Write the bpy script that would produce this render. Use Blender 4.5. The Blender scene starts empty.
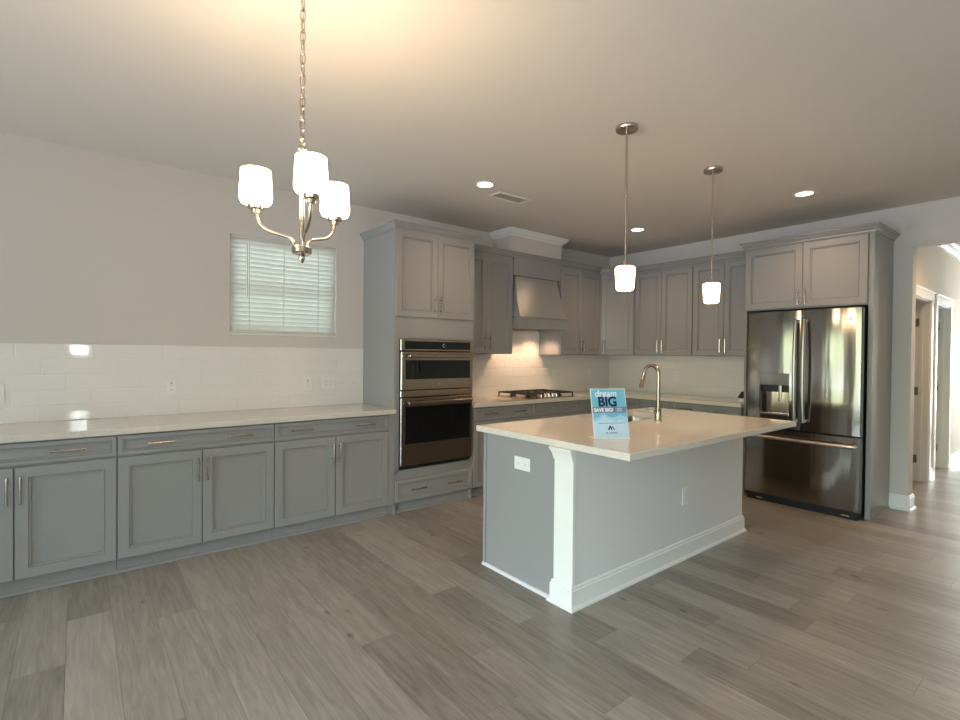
import bpy, bmesh, math, random
from mathutils import Vector, Matrix
random.seed(7)
PI = math.pi
D = bpy.data
scene = bpy.context.scene
COL = scene.collection

# ------------------------------------------------------------------ camera
H = 2.786            # ceiling height
YB = 6.30            # face of the kitchen's back wall
cam_d = D.cameras.new('camera'); cam = D.objects.new('camera', cam_d); COL.objects.link(cam)
cam_d.sensor_width = 36.0; cam_d.lens = 502.193 / 960 * 36; cam_d.clip_start = 0.05
_ya, _pi, _ro = (math.radians(a) for a in (51.3233, -0.6391, 0.5345))
_f = Vector((-math.sin(_ya) * math.cos(_pi), math.cos(_ya) * math.cos(_pi), math.sin(_pi)))
_r = Vector((math.cos(_ya), math.sin(_ya), 0)); _u = _r.cross(_f)
_r2 = _r * math.cos(_ro) + _u * math.sin(_ro); _u2 = -_r * math.sin(_ro) + _u * math.cos(_ro)
cam.matrix_world = Matrix(((_r2.x, _u2.x, -_f.x, 4.4419), (_r2.y, _u2.y, -_f.y, 0.3868), (_r2.z, _u2.z, -_f.z, 1.391), (0, 0, 0, 1)))
scene.camera = cam

# ------------------------------------------------------------------ view + world
vs = scene.view_settings
vs.view_transform = 'Standard'; vs.look = 'None'; vs.gamma = 1.0; vs.use_curve_mapping = False
vs.exposure = 0.34
WORLD_STRENGTH = 13.5
world = D.worlds.new('daylight'); scene.world = world; world.use_nodes = True
wn = world.node_tree; wn.nodes.clear()
w_out = wn.nodes.new('ShaderNodeOutputWorld'); w_bg = wn.nodes.new('ShaderNodeBackground')
w_tc = wn.nodes.new('ShaderNodeTexCoord'); w_sep = wn.nodes.new('ShaderNodeSeparateXYZ')
w_noise = wn.nodes.new('ShaderNodeTexNoise'); w_noise.inputs['Scale'].default_value = 5.0; w_noise.inputs['Detail'].default_value = 4
w_add = wn.nodes.new('ShaderNodeMath'); w_add.operation = 'MULTIPLY_ADD'; w_add.inputs[1].default_value = 0.35
w_ramp = wn.nodes.new('ShaderNodeValToRGB')
e = w_ramp.color_ramp.elements
e[0].position = 0.0; e[0].color = (0.42, 0.44, 0.50, 1)
e[1].position = 1.0; e[1].color = (0.60, 0.78, 1.0, 1)
for p_, c_ in ((0.10, (0.44, 0.46, 0.52, 1)), (0.15, (0.25, 0.28, 0.20, 1)), (0.27, (0.44, 0.50, 0.33, 1)), (0.33, (0.78, 0.89, 1.0, 1))):
    n_ = e.new(p_); n_.color = c_
wn.links.new(w_tc.outputs['Generated'], w_sep.inputs[0]); wn.links.new(w_tc.outputs['Generated'], w_noise.inputs['Vector'])
wn.links.new(w_noise.outputs['Fac'], w_add.inputs[0]); wn.links.new(w_sep.outputs['Z'], w_add.inputs[2])
wn.links.new(w_add.outputs[0], w_ramp.inputs[0]); wn.links.new(w_ramp.outputs[0], w_bg.inputs[0])
w_bg.inputs['Strength'].default_value = WORLD_STRENGTH
wn.links.new(w_bg.outputs[0], w_out.inputs[0])

def area_light(name, loc, target, sx, sy, power, color):
    l = D.lights.new(name, 'AREA'); l.shape = 'RECTANGLE'; l.size = sx; l.size_y = sy; l.energy = power; l.color = color
    o = D.objects.new(name, l); COL.objects.link(o); o.location = loc
    o.rotation_euler = (Vector(target) - Vector(loc)).to_track_quat('-Z', 'Y').to_euler()
    return o
DAY = (0.86, 0.94, 1.0)
def portal(name, loc, target, sx, sy):
    o = area_light(name, loc, target, sx, sy, 1, DAY); o.data.cycles.is_portal = True
# openings that let the daylight in
portal('portal_patio', (0.95, -2.86, 1.0), (0.95, 3, 1.0), 1.4, 1.9)
portal('portal_rear_window', (5.0, -2.86, 1.32), (5.0, 3, 1.32), 4.5, 2.2)
portal('portal_side_window', (8.32, -1.8, 1.15), (2, -1.8, 1.15), 1.1, 2.1)
portal('portal_blind_window', (-0.145, 1.793, 1.94), (3, 1.793, 1.94), 0.89, 0.8)
area_light('daylight_side_slot', (8.5, 0.42, 1.75), (2, 0.42, 1.5), 0.3, 0.9, 30, DAY)
area_light('daylight_hall', (3.85, 12.3, 1.3), (3.85, 5, 0.6), 0.8, 1.9, 90, DAY)
WARM = (1.0, 0.70, 0.46)
P_CHAND, P_PEND, P_REC, P_HOOD = 8.0, 10.0, 25.0, 12.0

# ------------------------------------------------------------------ materials
def new_mat(name):
    m = D.materials.new(name); m.use_nodes = True
    return m, m.node_tree, m.node_tree.nodes['Principled BSDF']
def paint(name, col, rough=0.5, bump=0.0, bscale=300, metallic=0.0, var=0.0, coat=0.0):
    m, nt, b = new_mat(name)
    b.inputs['Base Color'].default_value = (*col, 1); b.inputs['Roughness'].default_value = rough
    b.inputs['Metallic'].default_value = metallic
    if coat: b.inputs['Coat Weight'].default_value = coat; b.inputs['Coat Roughness'].default_value = 0.1
    g = nt.nodes.new('ShaderNodeNewGeometry')
    n = nt.nodes.new('ShaderNodeTexNoise'); n.inputs['Scale'].default_value = bscale; n.inputs['Detail'].default_value = 3
    nt.links.new(g.outputs['Position'], n.inputs['Vector'])
    if bump:
        bp = nt.nodes.new('ShaderNodeBump'); bp.inputs['Strength'].default_value = bump; bp.inputs['Distance'].default_value = 0.001
        nt.links.new(n.outputs['Fac'], bp.inputs['Height']); nt.links.new(bp.outputs[0], b.inputs['Normal'])
    if var:
        n2 = nt.nodes.new('ShaderNodeTexNoise'); n2.inputs['Scale'].default_value = 6
        nt.links.new(g.outputs['Position'], n2.inputs['Vector'])
        mr = nt.nodes.new('ShaderNodeMapRange'); mr.inputs[3].default_value = rough - var; mr.inputs[4].default_value = rough + var
        nt.links.new(n2.outputs['Fac'], mr.inputs[0]); nt.links.new(mr.outputs[0], b.inputs['Roughness'])
    return m
M = {}
M['wall'] = paint('wall_paint', (0.61, 0.58, 0.55), 0.75, 0.15, 500)
M['ceiling'] = paint('ceiling_paint', (0.70, 0.67, 0.61), 0.9, 0.2, 250)
M['trim'] = paint('white_trim_paint', (0.80, 0.80, 0.79), 0.35)
M['hallwall'] = paint('hall_wall_paint', (0.68, 0.63, 0.55), 0.75, 0.1, 500)
M['cab'] = paint('grey_cabinet_paint', (0.290, 0.290, 0.292), 0.24)
M['kneewall'] = paint('knee_wall_paint', (0.72, 0.705, 0.72), 0.7, 0.12, 500)
M['nickel'] = paint('brushed_nickel', (0.55, 0.47, 0.39), 0.24, 0.05, 200, metallic=1.0)
M['faucet'] = paint('faucet_nickel', (0.40, 0.34, 0.28), 0.2, 0, metallic=1.0)
M['nickel_pull'] = paint('satin_nickel_pull', (0.50, 0.46, 0.42), 0.25, 0.05, 200, metallic=1.0)
M['black'] = paint('black_plastic', (0.012, 0.012, 0.013), 0.35, 0.03, 200)
M['iron'] = paint('cast_iron', (0.02, 0.018, 0.016), 0.5, 0.3, 400)
M['blackglass'] = paint('black_oven_glass', (0.006, 0.006, 0.007), 0.05, 0.0)
M['plate'] = paint('white_outlet_plastic', (0.78, 0.78, 0.76), 0.3)
M['slot'] = paint('outlet_slot', (0.05, 0.05, 0.05), 0.6)
M['acrylic'] = paint('sign_holder_plastic', (0.80, 0.82, 0.84), 0.12)
M['navy'] = paint('navy_ink', (0.006, 0.012, 0.06), 0.4)
M['whiteink'] = paint('white_ink', (0.85, 0.87, 0.9), 0.4)
M['band'] = paint('slate_band_ink', (0.17, 0.22, 0.36), 0.4)
M['cyan'] = paint('sky_blue_ink', (0.17, 0.50, 0.70), 0.35)
M['paleblue'] = paint('pale_blue_ink', (0.50, 0.68, 0.84), 0.35)
M['palerblue'] = paint('mountain_blue_ink', (0.36, 0.60, 0.78), 0.35)
M['blindm'] = paint('white_blind_slat', (0.80, 0.80, 0.76), 0.4)
_nt = M['blindm'].node_tree; _t = _nt.nodes.new('ShaderNodeBsdfTranslucent'); _t.inputs[0].default_value = (0.84, 0.83, 0.76, 1)
_m = _nt.nodes.new('ShaderNodeMixShader'); _m.inputs[0].default_value = 0.38
_nt.links.new(_nt.nodes['Principled BSDF'].outputs[0], _m.inputs[1]); _nt.links.new(_t.outputs[0], _m.inputs[2])
_nt.links.new(_m.outputs[0], _nt.nodes['Material Output'].inputs[0])
M['cream'] = paint('cream_blind_rail', (0.68, 0.66, 0.58), 0.4)
M['door'] = paint('hall_door_paint', (0.66, 0.62, 0.58), 0.45)
M['paledoor'] = paint('pale_hall_door_paint', (0.74, 0.78, 0.75), 0.45)
M['siding'] = paint('pale_siding', (0.62, 0.66, 0.68), 0.7)

def steel(name, col, rough, sx, amount):
    m, nt, b = new_mat(name)
    b.inputs['Base Color'].default_value = (*col, 1); b.inputs['Metallic'].default_value = 1.0
    b.inputs['Roughness'].default_value = rough
    g = nt.nodes.new('ShaderNodeNewGeometry'); mp = nt.nodes.new('ShaderNodeMapping'); mp.inputs['Scale'].default_value = sx
    n = nt.nodes.new('ShaderNodeTexNoise'); n.inputs['Scale'].default_value = 1.0; n.inputs['Detail'].default_value = 2
    nt.links.new(g.outputs['Position'], mp.inputs[0]); nt.links.new(mp.outputs[0], n.inputs['Vector'])
    bp = nt.nodes.new('ShaderNodeBump'); bp.inputs['Strength'].default_value = amount; bp.inputs['Distance'].default_value = 0.01
    nt.links.new(n.outputs['Fac'], bp.inputs['Height']); nt.links.new(bp.outputs[0], b.inputs['Normal'])
    return m
M['handlesteel'] = steel('satin_handle_steel', (0.50, 0.47, 0.44), 0.3, (3, 3, 3), 0.02)
M['steel'] = steel('stainless_steel', (0.24, 0.22, 0.20), 0.12, (9, 9, 0.7), 0.22)
M['ovensteel'] = steel('oven_stainless_steel', (0.40, 0.33, 0.27), 0.2, (6, 6, 1), 0.15)
M['chrome'] = steel('polished_steel_edge', (0.75, 0.72, 0.68), 0.18, (3, 3, 3), 0.02)
M['sinksteel'] = steel('sink_steel', (0.40, 0.38, 0.36), 0.28, (20, 20, 20), 0.02)

def quartz(name):
    m, nt, b = new_mat(name)
    g = nt.nodes.new('ShaderNodeNewGeometry'); n = nt.nodes.new('ShaderNodeTexNoise')
    n.inputs['Scale'].default_value = 160; n.inputs['Detail'].default_value = 5
    r = nt.nodes.new('ShaderNodeValToRGB')
    r.color_ramp.elements[0].position = 0.3; r.color_ramp.elements[0].color = (0.60, 0.555, 0.495, 1)
    r.color_ramp.elements[1].position = 0.6; r.color_ramp.elements[1].color = (0.71, 0.67, 0.61, 1)
    nt.links.new(g.outputs['Position'], n.inputs['Vector']); nt.links.new(n.outputs['Fac'], r.inputs[0])
    nt.links.new(r.outputs[0], b.inputs['Base Color']); b.inputs['Roughness'].default_value = 0.06
    b.inputs['IOR'].default_value = 1.6
    return m
M['quartz'] = quartz('white_quartz')

class NT:
    """small helper to chain math nodes"""
    def __init__(s, nt): s.nt = nt
    def m(s, op, a, b=None, c=None):
        n = s.nt.nodes.new('ShaderNodeMath'); n.operation = op
        for i, v in enumerate((a, b, c)):
            if v is None: continue
            if isinstance(v, (int, float)): n.inputs[i].default_value = v
            else: s.nt.links.new(v, n.inputs[i])
        return n.outputs[0]
    def vec(s, x, y, z=0.0):
        n = s.nt.nodes.new('ShaderNodeCombineXYZ')
        for i, v in enumerate((x, y, z)):
            if isinstance(v, (int, float)): n.inputs[i].default_value = v
            else: s.nt.links.new(v, n.inputs[i])
        return n.outputs[0]
    def wnoise(s, v):
        n = s.nt.nodes.new('ShaderNodeTexWhiteNoise'); n.noise_dimensions = '3D'; s.nt.links.new(v, n.inputs['Vector'])
        return n
    def smooth(s, v, a, b):
        n = s.nt.nodes.new('ShaderNodeMapRange'); n.interpolation_type = 'SMOOTHSTEP'
        s.nt.links.new(v, n.inputs[0]); n.inputs[1].default_value = a; n.inputs[2].default_value = b
        return n.outputs[0]

def tile_mat(name, axis):
    m, nt, b = new_mat(name); k = NT(nt)
    g = nt.nodes.new('ShaderNodeNewGeometry'); sp = nt.nodes.new('ShaderNodeSeparateXYZ'); nt.links.new(g.outputs['Position'], sp.inputs[0])
    u = sp.outputs[axis]; v = sp.outputs['Z']
    RH, TL = 0.1045, 0.411
    rv = k.m('DIVIDE', k.m('SUBTRACT', v, 0.914), RH); row = k.m('FLOOR', rv); fv = k.m('FRACT', rv)
    uu = k.m('DIVIDE', k.m('ADD', k.m('SUBTRACT', u, 0.064 - 20 * TL), k.m('MULTIPLY', k.m('SUBTRACT', row, 4.0), 0.13)), TL)
    colm = k.m('FLOOR', uu); fu = k.m('FRACT', uu)
    dv = k.m('MULTIPLY', k.m('MINIMUM', fv, k.m('SUBTRACT', 1.0, fv)), RH)
    du = k.m('MULTIPLY', k.m('MINIMUM', fu, k.m('SUBTRACT', 1.0, fu)), TL)
    d = k.m('MINIMUM', du, dv)
    h = k.smooth(d, 0.0008, 0.0065)
    wn_ = k.wnoise(k.vec(row, colm)); ws = nt.nodes.new('ShaderNodeSeparateColor'); nt.links.new(wn_.outputs['Color'], ws.inputs[0])
    tilt = k.m('ADD', k.m('MULTIPLY', k.m('SUBTRACT', ws.outputs[0], 0.5), k.m('MULTIPLY', fu, 0.6)),
               k.m('MULTIPLY', k.m('SUBTRACT', ws.outputs[1], 0.5), k.m('MULTIPLY', fv, 0.25)))
    bp = nt.nodes.new('ShaderNodeBump'); bp.inputs['Distance'].default_value = 0.0018; bp.inputs['Strength'].default_value = 0.8
    nt.links.new(k.m('ADD', h, tilt), bp.inputs['Height']); nt.links.new(bp.outputs[0], b.inputs['Normal'])
    mx = nt.nodes.new('ShaderNodeMix'); mx.data_type = 'RGBA'
    mx.inputs[6].default_value = (0.75, 0.73, 0.72, 1); mx.inputs[7].default_value = (0.79, 0.77, 0.76, 1)
    nt.links.new(k.smooth(d, 0.0006, 0.0018), mx.inputs[0]); nt.links.new(mx.outputs[2], b.inputs['Base Color'])
    mr = nt.nodes.new('ShaderNodeMapRange'); mr.inputs[3].default_value = 0.5; mr.inputs[4].default_value = 0.045
    nt.links.new(k.smooth(d, 0.0004, 0.0014), mr.inputs[0]); nt.links.new(mr.outputs[0], b.inputs['Roughness'])
    return m
M['tile_side'] = tile_mat('glossy_subway_tile_side', 'Y')
M['tile_back'] = tile_mat('glossy_subway_tile_back', 'X')

def floor_mat():
    m, nt, b = new_mat('grey_oak_plank'); k = NT(nt)
    g = nt.nodes.new('ShaderNodeNewGeometry'); sp = nt.nodes.new('ShaderNodeSeparateXYZ'); nt.links.new(g.outputs['Position'], sp.inputs[0])
    X, Y = k.m('ADD', sp.outputs['X'], 30.0), k.m('ADD', sp.outputs['Y'], 30.05)
    PW, PL = 0.182, 1.22
    ry = k.m('DIVIDE', Y, PW); row = k.m('FLOOR', ry); fy = k.m('FRACT', ry)
    off = k.wnoise(k.vec(row, 3.3)).outputs['Value']
    rx = k.m('ADD', k.m('DIVIDE', X, PL), off); colm = k.m('FLOOR', rx); fx = k.m('FRACT', rx)
    rnd = k.wnoise(k.vec(row, colm, 5.0)); rs = nt.nodes.new('ShaderNodeSeparateColor'); nt.links.new(rnd.outputs['Color'], rs.inputs[0])
    dy = k.m('MULTIPLY', k.m('MINIMUM', fy, k.m('SUBTRACT', 1.0, fy)), PW)
    dx = k.m('MULTIPLY', k.m('MINIMUM', fx, k.m('SUBTRACT', 1.0, fx)), PL)
    d = k.m('MINIMUM', dx, dy)
    # grain
    gv = k.vec(k.m('ADD', k.m('MULTIPLY', X, 2.2), k.m('MULTIPLY', rs.outputs[0], 40)), k.m('ADD', k.m('MULTIPLY', Y, 24.0), k.m('MULTIPLY', rs.outputs[1], 30)), rs.outputs[2])
    n1 = nt.nodes.new('ShaderNodeTexNoise'); n1.inputs['Scale'].default_value = 1.6; n1.inputs['Detail'].default_value = 7; n1.inputs['Roughness'].default_value = 0.62
    n1.inputs['Distortion'].default_value = 0.6
    nt.links.new(gv, n1.inputs['Vector'])
    gv2 = k.vec(k.m('MULTIPLY', X, 9.0), k.m('MULTIPLY', Y, 220.0), rs.outputs[2])
    n2 = nt.nodes.new('ShaderNodeTexNoise'); n2.inputs['Scale'].default_value = 1.0; n2.inputs['Detail'].default_value = 3
    nt.links.new(gv2, n2.inputs['Vector'])
    # knots
    kv = k.vec(k.m('MULTIPLY', X, 2.6), k.m('MULTIPLY', Y, 5.2), 0.0)
    vo = nt.nodes.new('ShaderNodeTexVoronoi'); vo.inputs['Scale'].default_value = 1.0; vo.inputs['Randomness'].default_value = 1.0
    nt.links.new(kv, vo.inputs['Vector'])
    knot = k.m('SUBTRACT', 1.0, k.smooth(vo.outputs['Distance'], 0.02, 0.115))
    f = k.m('ADD', k.m('MULTIPLY', n1.outputs['Fac'], 0.80), k.m('MULTIPLY', k.m('SUBTRACT', n2.outputs['Fac'], 0.5), 0.17))
    f = k.m('ADD', f, k.m('MULTIPLY', k.m('SUBTRACT', rs.outputs[0], 0.5), 0.28))
    f = k.m('ADD', k.m('SUBTRACT', f, k.m('MULTIPLY', knot, 0.34)), 0.075)
    r = nt.nodes.new('ShaderNodeValToRGB'); nt.links.new(f, r.inputs[0])
    el = r.color_ramp.elements
    el[0].position = 0.1; el[0].color = (0.115, 0.10, 0.08, 1)
    el[1].position = 0.85; el[1].color = (0.44, 0.40, 0.345, 1)
    n_ = el.new(0.45); n_.color = (0.27, 0.242, 0.203, 1)
    mx = nt.nodes.new('ShaderNodeMix'); mx.data_type = 'RGBA'; mx.inputs[6].default_value = (0.10, 0.08, 0.065, 1)
    nt.links.new(k.smooth(d, 0.0, 0.0014), mx.inputs[0]); nt.links.new(r.outputs[0], mx.inputs[7])
    nt.links.new(mx.outputs[2], b.inputs['Base Color'])
    mr = nt.nodes.new('ShaderNodeMapRange'); mr.inputs[3].default_value = 0.26; mr.inputs[4].default_value = 0.38
    nt.links.new(n1.outputs['Fac'], mr.inputs[0]); nt.links.new(mr.outputs[0], b.inputs['Roughness'])
    bp = nt.nodes.new('ShaderNodeBump'); bp.inputs['Distance'].default_value = 0.0012; bp.inputs['Strength'].default_value = 0.5
    hh = k.m('ADD', k.smooth(d, 0.0, 0.002), k.m('MULTIPLY', n2.outputs['Fac'], 0.18)); nt.links.new(hh, bp.inputs['Height'])
    nt.links.new(bp.outputs[0], b.inputs['Normal'])
    return m
M['floor'] = floor_mat()

def emit(name, col, strength):
    m, nt, b = new_mat(name)
    b.inputs['Base Color'].default_value = (0.8, 0.8, 0.8, 1); b.inputs['Roughness'].default_value = 0.3
    b.inputs['Emission Color'].default_value = (*col, 1); b.inputs['Emission Strength'].default_value = strength
    return m
M['shade'] = emit('lit_opal_glass', (1.0, 0.71, 0.44), 13.0)
M['lens'] = emit('lit_downlight_lens', (1.0, 0.84, 0.66), 9.0)
M['hoodlens'] = emit('lit_hood_lens', (1.0, 0.78, 0.5), 6.0)

def glass(name):
    m = D.materials.new(name); m.use_nodes = True; nt = m.node_tree; nt.nodes.clear()
    o = nt.nodes.new('ShaderNodeOutputMaterial'); t = nt.nodes.new('ShaderNodeBsdfTransparent'); gl = nt.nodes.new('ShaderNodeBsdfGlossy')
    gl.inputs['Roughness'].default_value = 0.02; t.inputs[0].default_value = (0.93, 0.96, 0.95, 1)
    fr = nt.nodes.new('ShaderNodeFresnel'); fr.inputs[0].default_value = 1.45; mx = nt.nodes.new('ShaderNodeMixShader')
    nt.links.new(fr.outputs[0], mx.inputs[0]); nt.links.new(t.outputs[0], mx.inputs[1]); nt.links.new(gl.outputs[0], mx.inputs[2])
    nt.links.new(mx.outputs[0], o.inputs[0])
    return m
M['glass'] = glass('window_glass')

# ------------------------------------------------------------------ mesh builder
class MB:
    def __init__(s): s.bm = bmesh.new()
    def box(s, x0, x1, y0, y1, z0, z1, bev=0.0):
        bm2 = bmesh.new()
        r = bmesh.ops.create_cube(bm2, size=1.0)
        for v in r['verts']:
            v.co = Vector(((x0 + x1) / 2 + v.co.x * (x1 - x0), (y0 + y1) / 2 + v.co.y * (y1 - y0), (z0 + z1) / 2 + v.co.z * (z1 - z0)))
        if bev: bmesh.ops.bevel(bm2, geom=bm2.edges[:], offset=bev, segments=2, profile=0.5, affect='EDGES')
        s._merge(bm2); return s
    def _merge(s, bm2):
        me = D.meshes.new('tmp'); bm2.to_mesh(me); bm2.free(); s.bm.from_mesh(me); D.meshes.remove(me)
    def quad(s, *pts):
        s.bm.faces.new([s.bm.verts.new(p) for p in pts]); return s
    def prism(s, poly, z0, z1, bev=0.0):
        """poly: list of (x,y) counter-clockwise, extruded in z"""
        bm2 = bmesh.new()
        a = [bm2.verts.new((x, y, z0)) for x, y in poly]; b = [bm2.verts.new((x, y, z1)) for x, y in poly]
        bm2.faces.new(list(reversed(a))); bm2.faces.new(b); n = len(poly)
        for i in range(n): bm2.faces.new((a[i], a[(i + 1) % n], b[(i + 1) % n], b[i]))
        if bev:
            ed = [e for e in bm2.edges if not (e.verts[0].co.z != e.verts[1].co.z)]
            bmesh.ops.bevel(bm2, geom=ed, offset=bev, segments=2, profile=0.5, affect='EDGES')
        s._merge(bm2); return s
    def extrude_x(s, poly, x0, x1):
        """poly: list of (y,z), extruded along x"""
        a = [s.bm.verts.new((x0, y, z)) for y, z in poly]; b = [s.bm.verts.new((x1, y, z)) for y, z in poly]
        s.bm.faces.new(a); s.bm.faces.new(list(reversed(b))); n = len(poly)
        for i in range(n): s.bm.faces.new((a[i], b[i], b[(i + 1) % n], a[(i + 1) % n]))
        return s
    def ring_slab(s, o, i, z0, z1):
        """rectangle o=(x0,x1,y0,y1) with hole i"""
        def loop(r, z): return [s.bm.verts.new(p) for p in ((r[0], r[2], z), (r[1], r[2], z), (r[1], r[3], z), (r[0], r[3], z))]
        c = 0.003
        oc = (o[0] + c, o[1] - c, o[2] + c, o[3] - c)
        L = [loop(i, z0), loop(oc, z0), loop(o, z0 + c), loop(o, z1 - c), loop(oc, z1), loop(i, z1)]
        for a, b in zip(L, L[1:] + L[:1]):
            for k in range(4): s.bm.faces.new((a[k], a[(k + 1) % 4], b[(k + 1) % 4], b[k]))
        return s
    def panel(s, x0, x1, z0, z1, rail=0.057, yb=0.0, t=0.02):
        """door or drawer front: local front is -y; recessed panel with a stepped bead"""
        yf = yb - t
        rings = [(0.0, yb), (0.0, yf + 0.003), (0.003, yf), (rail, yf), (rail + 0.0010, yf + 0.008), (rail + 0.0035, yf + 0.008), (rail + 0.0045, yf + 0.003), (rail + 0.0110, yf + 0.0035), (rail + 0.0125, yf + 0.013)]
        L = []
        for ins, y in rings:
            L.append([s.bm.verts.new(p) for p in ((x0 + ins, y, z0 + ins), (x1 - ins, y, z0 + ins), (x1 - ins, y, z1 - ins), (x0 + ins, y, z1 - ins))])
        for a, b in zip(L, L[1:]):
            for k in range(4): s.bm.faces.new((a[k], a[(k + 1) % 4], b[(k + 1) % 4], b[k]))
        s.bm.faces.new(L[-1]); s.bm.faces.new(list(reversed(L[0])))
        return s
    def tube(s, pts, r, n=10, cap=True):
        pts = [Vector(p) for p in pts]; rr = r if isinstance(r, (list, tuple)) else [r] * len(pts)
        up = None; rings = []
        for i, p in enumerate(pts):
            t = (pts[min(i + 1, len(pts) - 1)] - pts[max(i - 1, 0)]).normalized()
            if up is None:
                up = t.orthogonal().normalized()
            up = (up - t * up.dot(t)).normalized(); w = t.cross(up)
            rings.append([s.bm.verts.new(p + (up * math.cos(2 * PI * k / n) + w * math.sin(2 * PI * k / n)) * rr[i]) for k in range(n)])
        for a, b in zip(rings, rings[1:]):
            for k in range(n): s.bm.faces.new((a[k], a[(k + 1) % n], b[(k + 1) % n], b[k]))
        if cap: s.bm.faces.new(list(reversed(rings[0]))); s.bm.faces.new(rings[-1])
        return s
    def ringtube(s, pts, r, n=8):
        pts = [Vector(p) for p in pts]; N = len(pts); c = sum(pts, Vector()) / N
        nrm = (pts[0] - c).cross(pts[N // 4] - c).normalized(); rings = []
        for i, p in enumerate(pts):
            t = (pts[(i + 1) % N] - pts[i - 1]).normalized(); w = t.cross(nrm)
            rings.append([s.bm.verts.new(p + (nrm * math.cos(2 * PI * k / n) + w * math.sin(2 * PI * k / n)) * r) for k in range(n)])
        for i in range(N):
            a, b = rings[i], rings[(i + 1) % N]
            for k in range(n): s.bm.faces.new((a[k], a[(k + 1) % n], b[(k + 1) % n], b[k]))
        return s
    def lathe(s, prof, cx=0, cy=0, n=32, axis='z', c=(0, 0, 0)):
        rings = []
        for r, z in prof:
            ring = []
            for k in range(n):
                a = 2 * PI * k / n
                if axis == 'z': p = (cx + r * math.cos(a), cy + r * math.sin(a), z)
                elif axis == 'y': p = (c[0] + r * math.cos(a), c[1] + z, c[2] + r * math.sin(a))
                ring.append(s.bm.verts.new(p))
            rings.append(ring)
        for a, b in zip(rings, rings[1:]):
            for k in range(n): s.bm.faces.new((a[k], a[(k + 1) % n], b[(k + 1) % n], b[k]))
        s.bm.faces.new(list(reversed(rings[0]))); s.bm.faces.new(rings[-1])
        return s
    def sweep(s, prof, path, side=1):
        """prof: closed list of (out, z); path: list of (x, y); side=+1 pushes to the right of travel"""
        P = [Vector(p) for p in path]; N = len(P); rings = []
        for i, p in enumerate(P):
            d1 = (P[i] - P[i - 1]).normalized() if i else None
            d2 = (P[i + 1] - P[i]).normalized() if i < N - 1 else None
            if d1 is None: d1 = d2
            if d2 is None: d2 = d1
            n1 = Vector((d1.y, -d1.x)) * side; n2 = Vector((d2.y, -d2.x)) * side
            m = (n1 + n2); m = m / max(m.dot(n1), 1e-6)
            rings.append([s.bm.verts.new((p.x + m.x * o, p.y + m.y * o, z)) for o, z in prof])
        k_ = len(prof)
        for a, b in zip(rings, rings[1:]):
            for k in range(k_): s.bm.faces.new((a[k], a[(k + 1) % k_], b[(k + 1) % k_], b[k]))
        s.bm.faces.new(rings[0]); s.bm.faces.new(list(reversed(rings[-1])))
        return s
    def build(s, name, mat, parent=None, smooth=False, angle=35):
        bmesh.ops.recalc_face_normals(s.bm, faces=s.bm.faces[:])
        me = D.meshes.new(name)
        if smooth:
            lim = math.radians(angle)
            for f in s.bm.faces: f.smooth = True
            for ed in s.bm.edges:
                if len(ed.link_faces) == 2 and ed.calc_face_angle(0) > lim: ed.smooth = False
        s.bm.to_mesh(me); s.bm.free()
        me.materials.append(mat)
        o = D.objects.new(name, me); COL.objects.link(o)
        if parent is not None: o.parent = parent
        return o

def thing(name, label, cat, loc=(0, 0, 0), rz=0.0, group=None):
    o = D.objects.new(name, None); COL.objects.link(o); o.empty_display_size = 0.1
    o.location = loc; o.rotation_euler = (0, 0, rz); o['label'] = label; o['category'] = cat
    if group: o['group'] = group
    return o
def tag(o, label, cat, group=None):
    o['label'] = label; o['category'] = cat
    if group: o['group'] = group
    return o
def struct(o, label=None):
    o['kind'] = 'structure'
    if label: o['label'] = label
    return o

# ================================================================== SETTING
X1, Y0, HY1 = 8.2, -2.8, 12.2       # right wall, rear wall, end of the hall
HX = 3.19                            # hall's left wall face
OPX = 3.326                          # left edge of the opening into the hall
struct(MB().box(-0.16, X1 + 0.16, Y0 - 0.16, HY1 + 0.16, -0.10, 0.0).build('floor', M['floor']))
struct(MB().box(-0.16, X1 + 0.16, Y0 - 0.16, HY1 + 0.16, H, H + 0.12).build('ceiling', M['ceiling']))
# left wall with the window opening
WY0, WY1, WZ0, WZ1 = 1.345, 2.241, 1.537, 2.35
w = MB()
w.box(-0.15, 0, Y0, WY0, 0, H).box(-0.15, 0, WY1, HY1, 0, H).box(-0.15, 0, WY0, WY1, 0, WZ0).box(-0.15, 0, WY0, WY1, WZ1, H)
struct(w.build('wall_left', M['wall']))
w = MB()
w.box(0, OPX, YB, YB + 0.14, 0, H).box(OPX, 4.60, YB, YB + 0.14, 2.408, H).box(4.60, X1, YB, YB + 0.14, 0, H)
struct(w.build('wall_back', M['wall']))
# rear wall: patio door opening x .6-2.6, window 4.0-5.8
w = MB()
w.box(0, 0.2, Y0 - 0.15, Y0, 0, H).box(0.2, 1.7, Y0 - 0.15, Y0, 2.0, H).box(1.7, 2.7, Y0 - 0.15, Y0, 0, H)
w.box(2.7, 7.3, Y0 - 0.15, Y0, 0, 0.2).box(2.7, 7.3, Y0 - 0.15, Y0, 2.45, H).box(7.3, X1, Y0 - 0.15, Y0, 0, H)
struct(w.build('wall_rear', M['wall']))
w = MB()
XW = X1 + 0.15
w.box(X1, XW, Y0, -2.4, 0, H).box(X1, XW, -2.4, -1.2, 2.25, H).box(X1, XW, -1.2, 0.25, 0, H)
w.box(X1, XW, 0.25, 0.59, 0, 1.28).box(X1, XW, 0.25, 0.59, 2.2, H).box(X1, XW, 0.59, YB, 0, H)
struct(w.build('wall_right', M['wall']))
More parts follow.
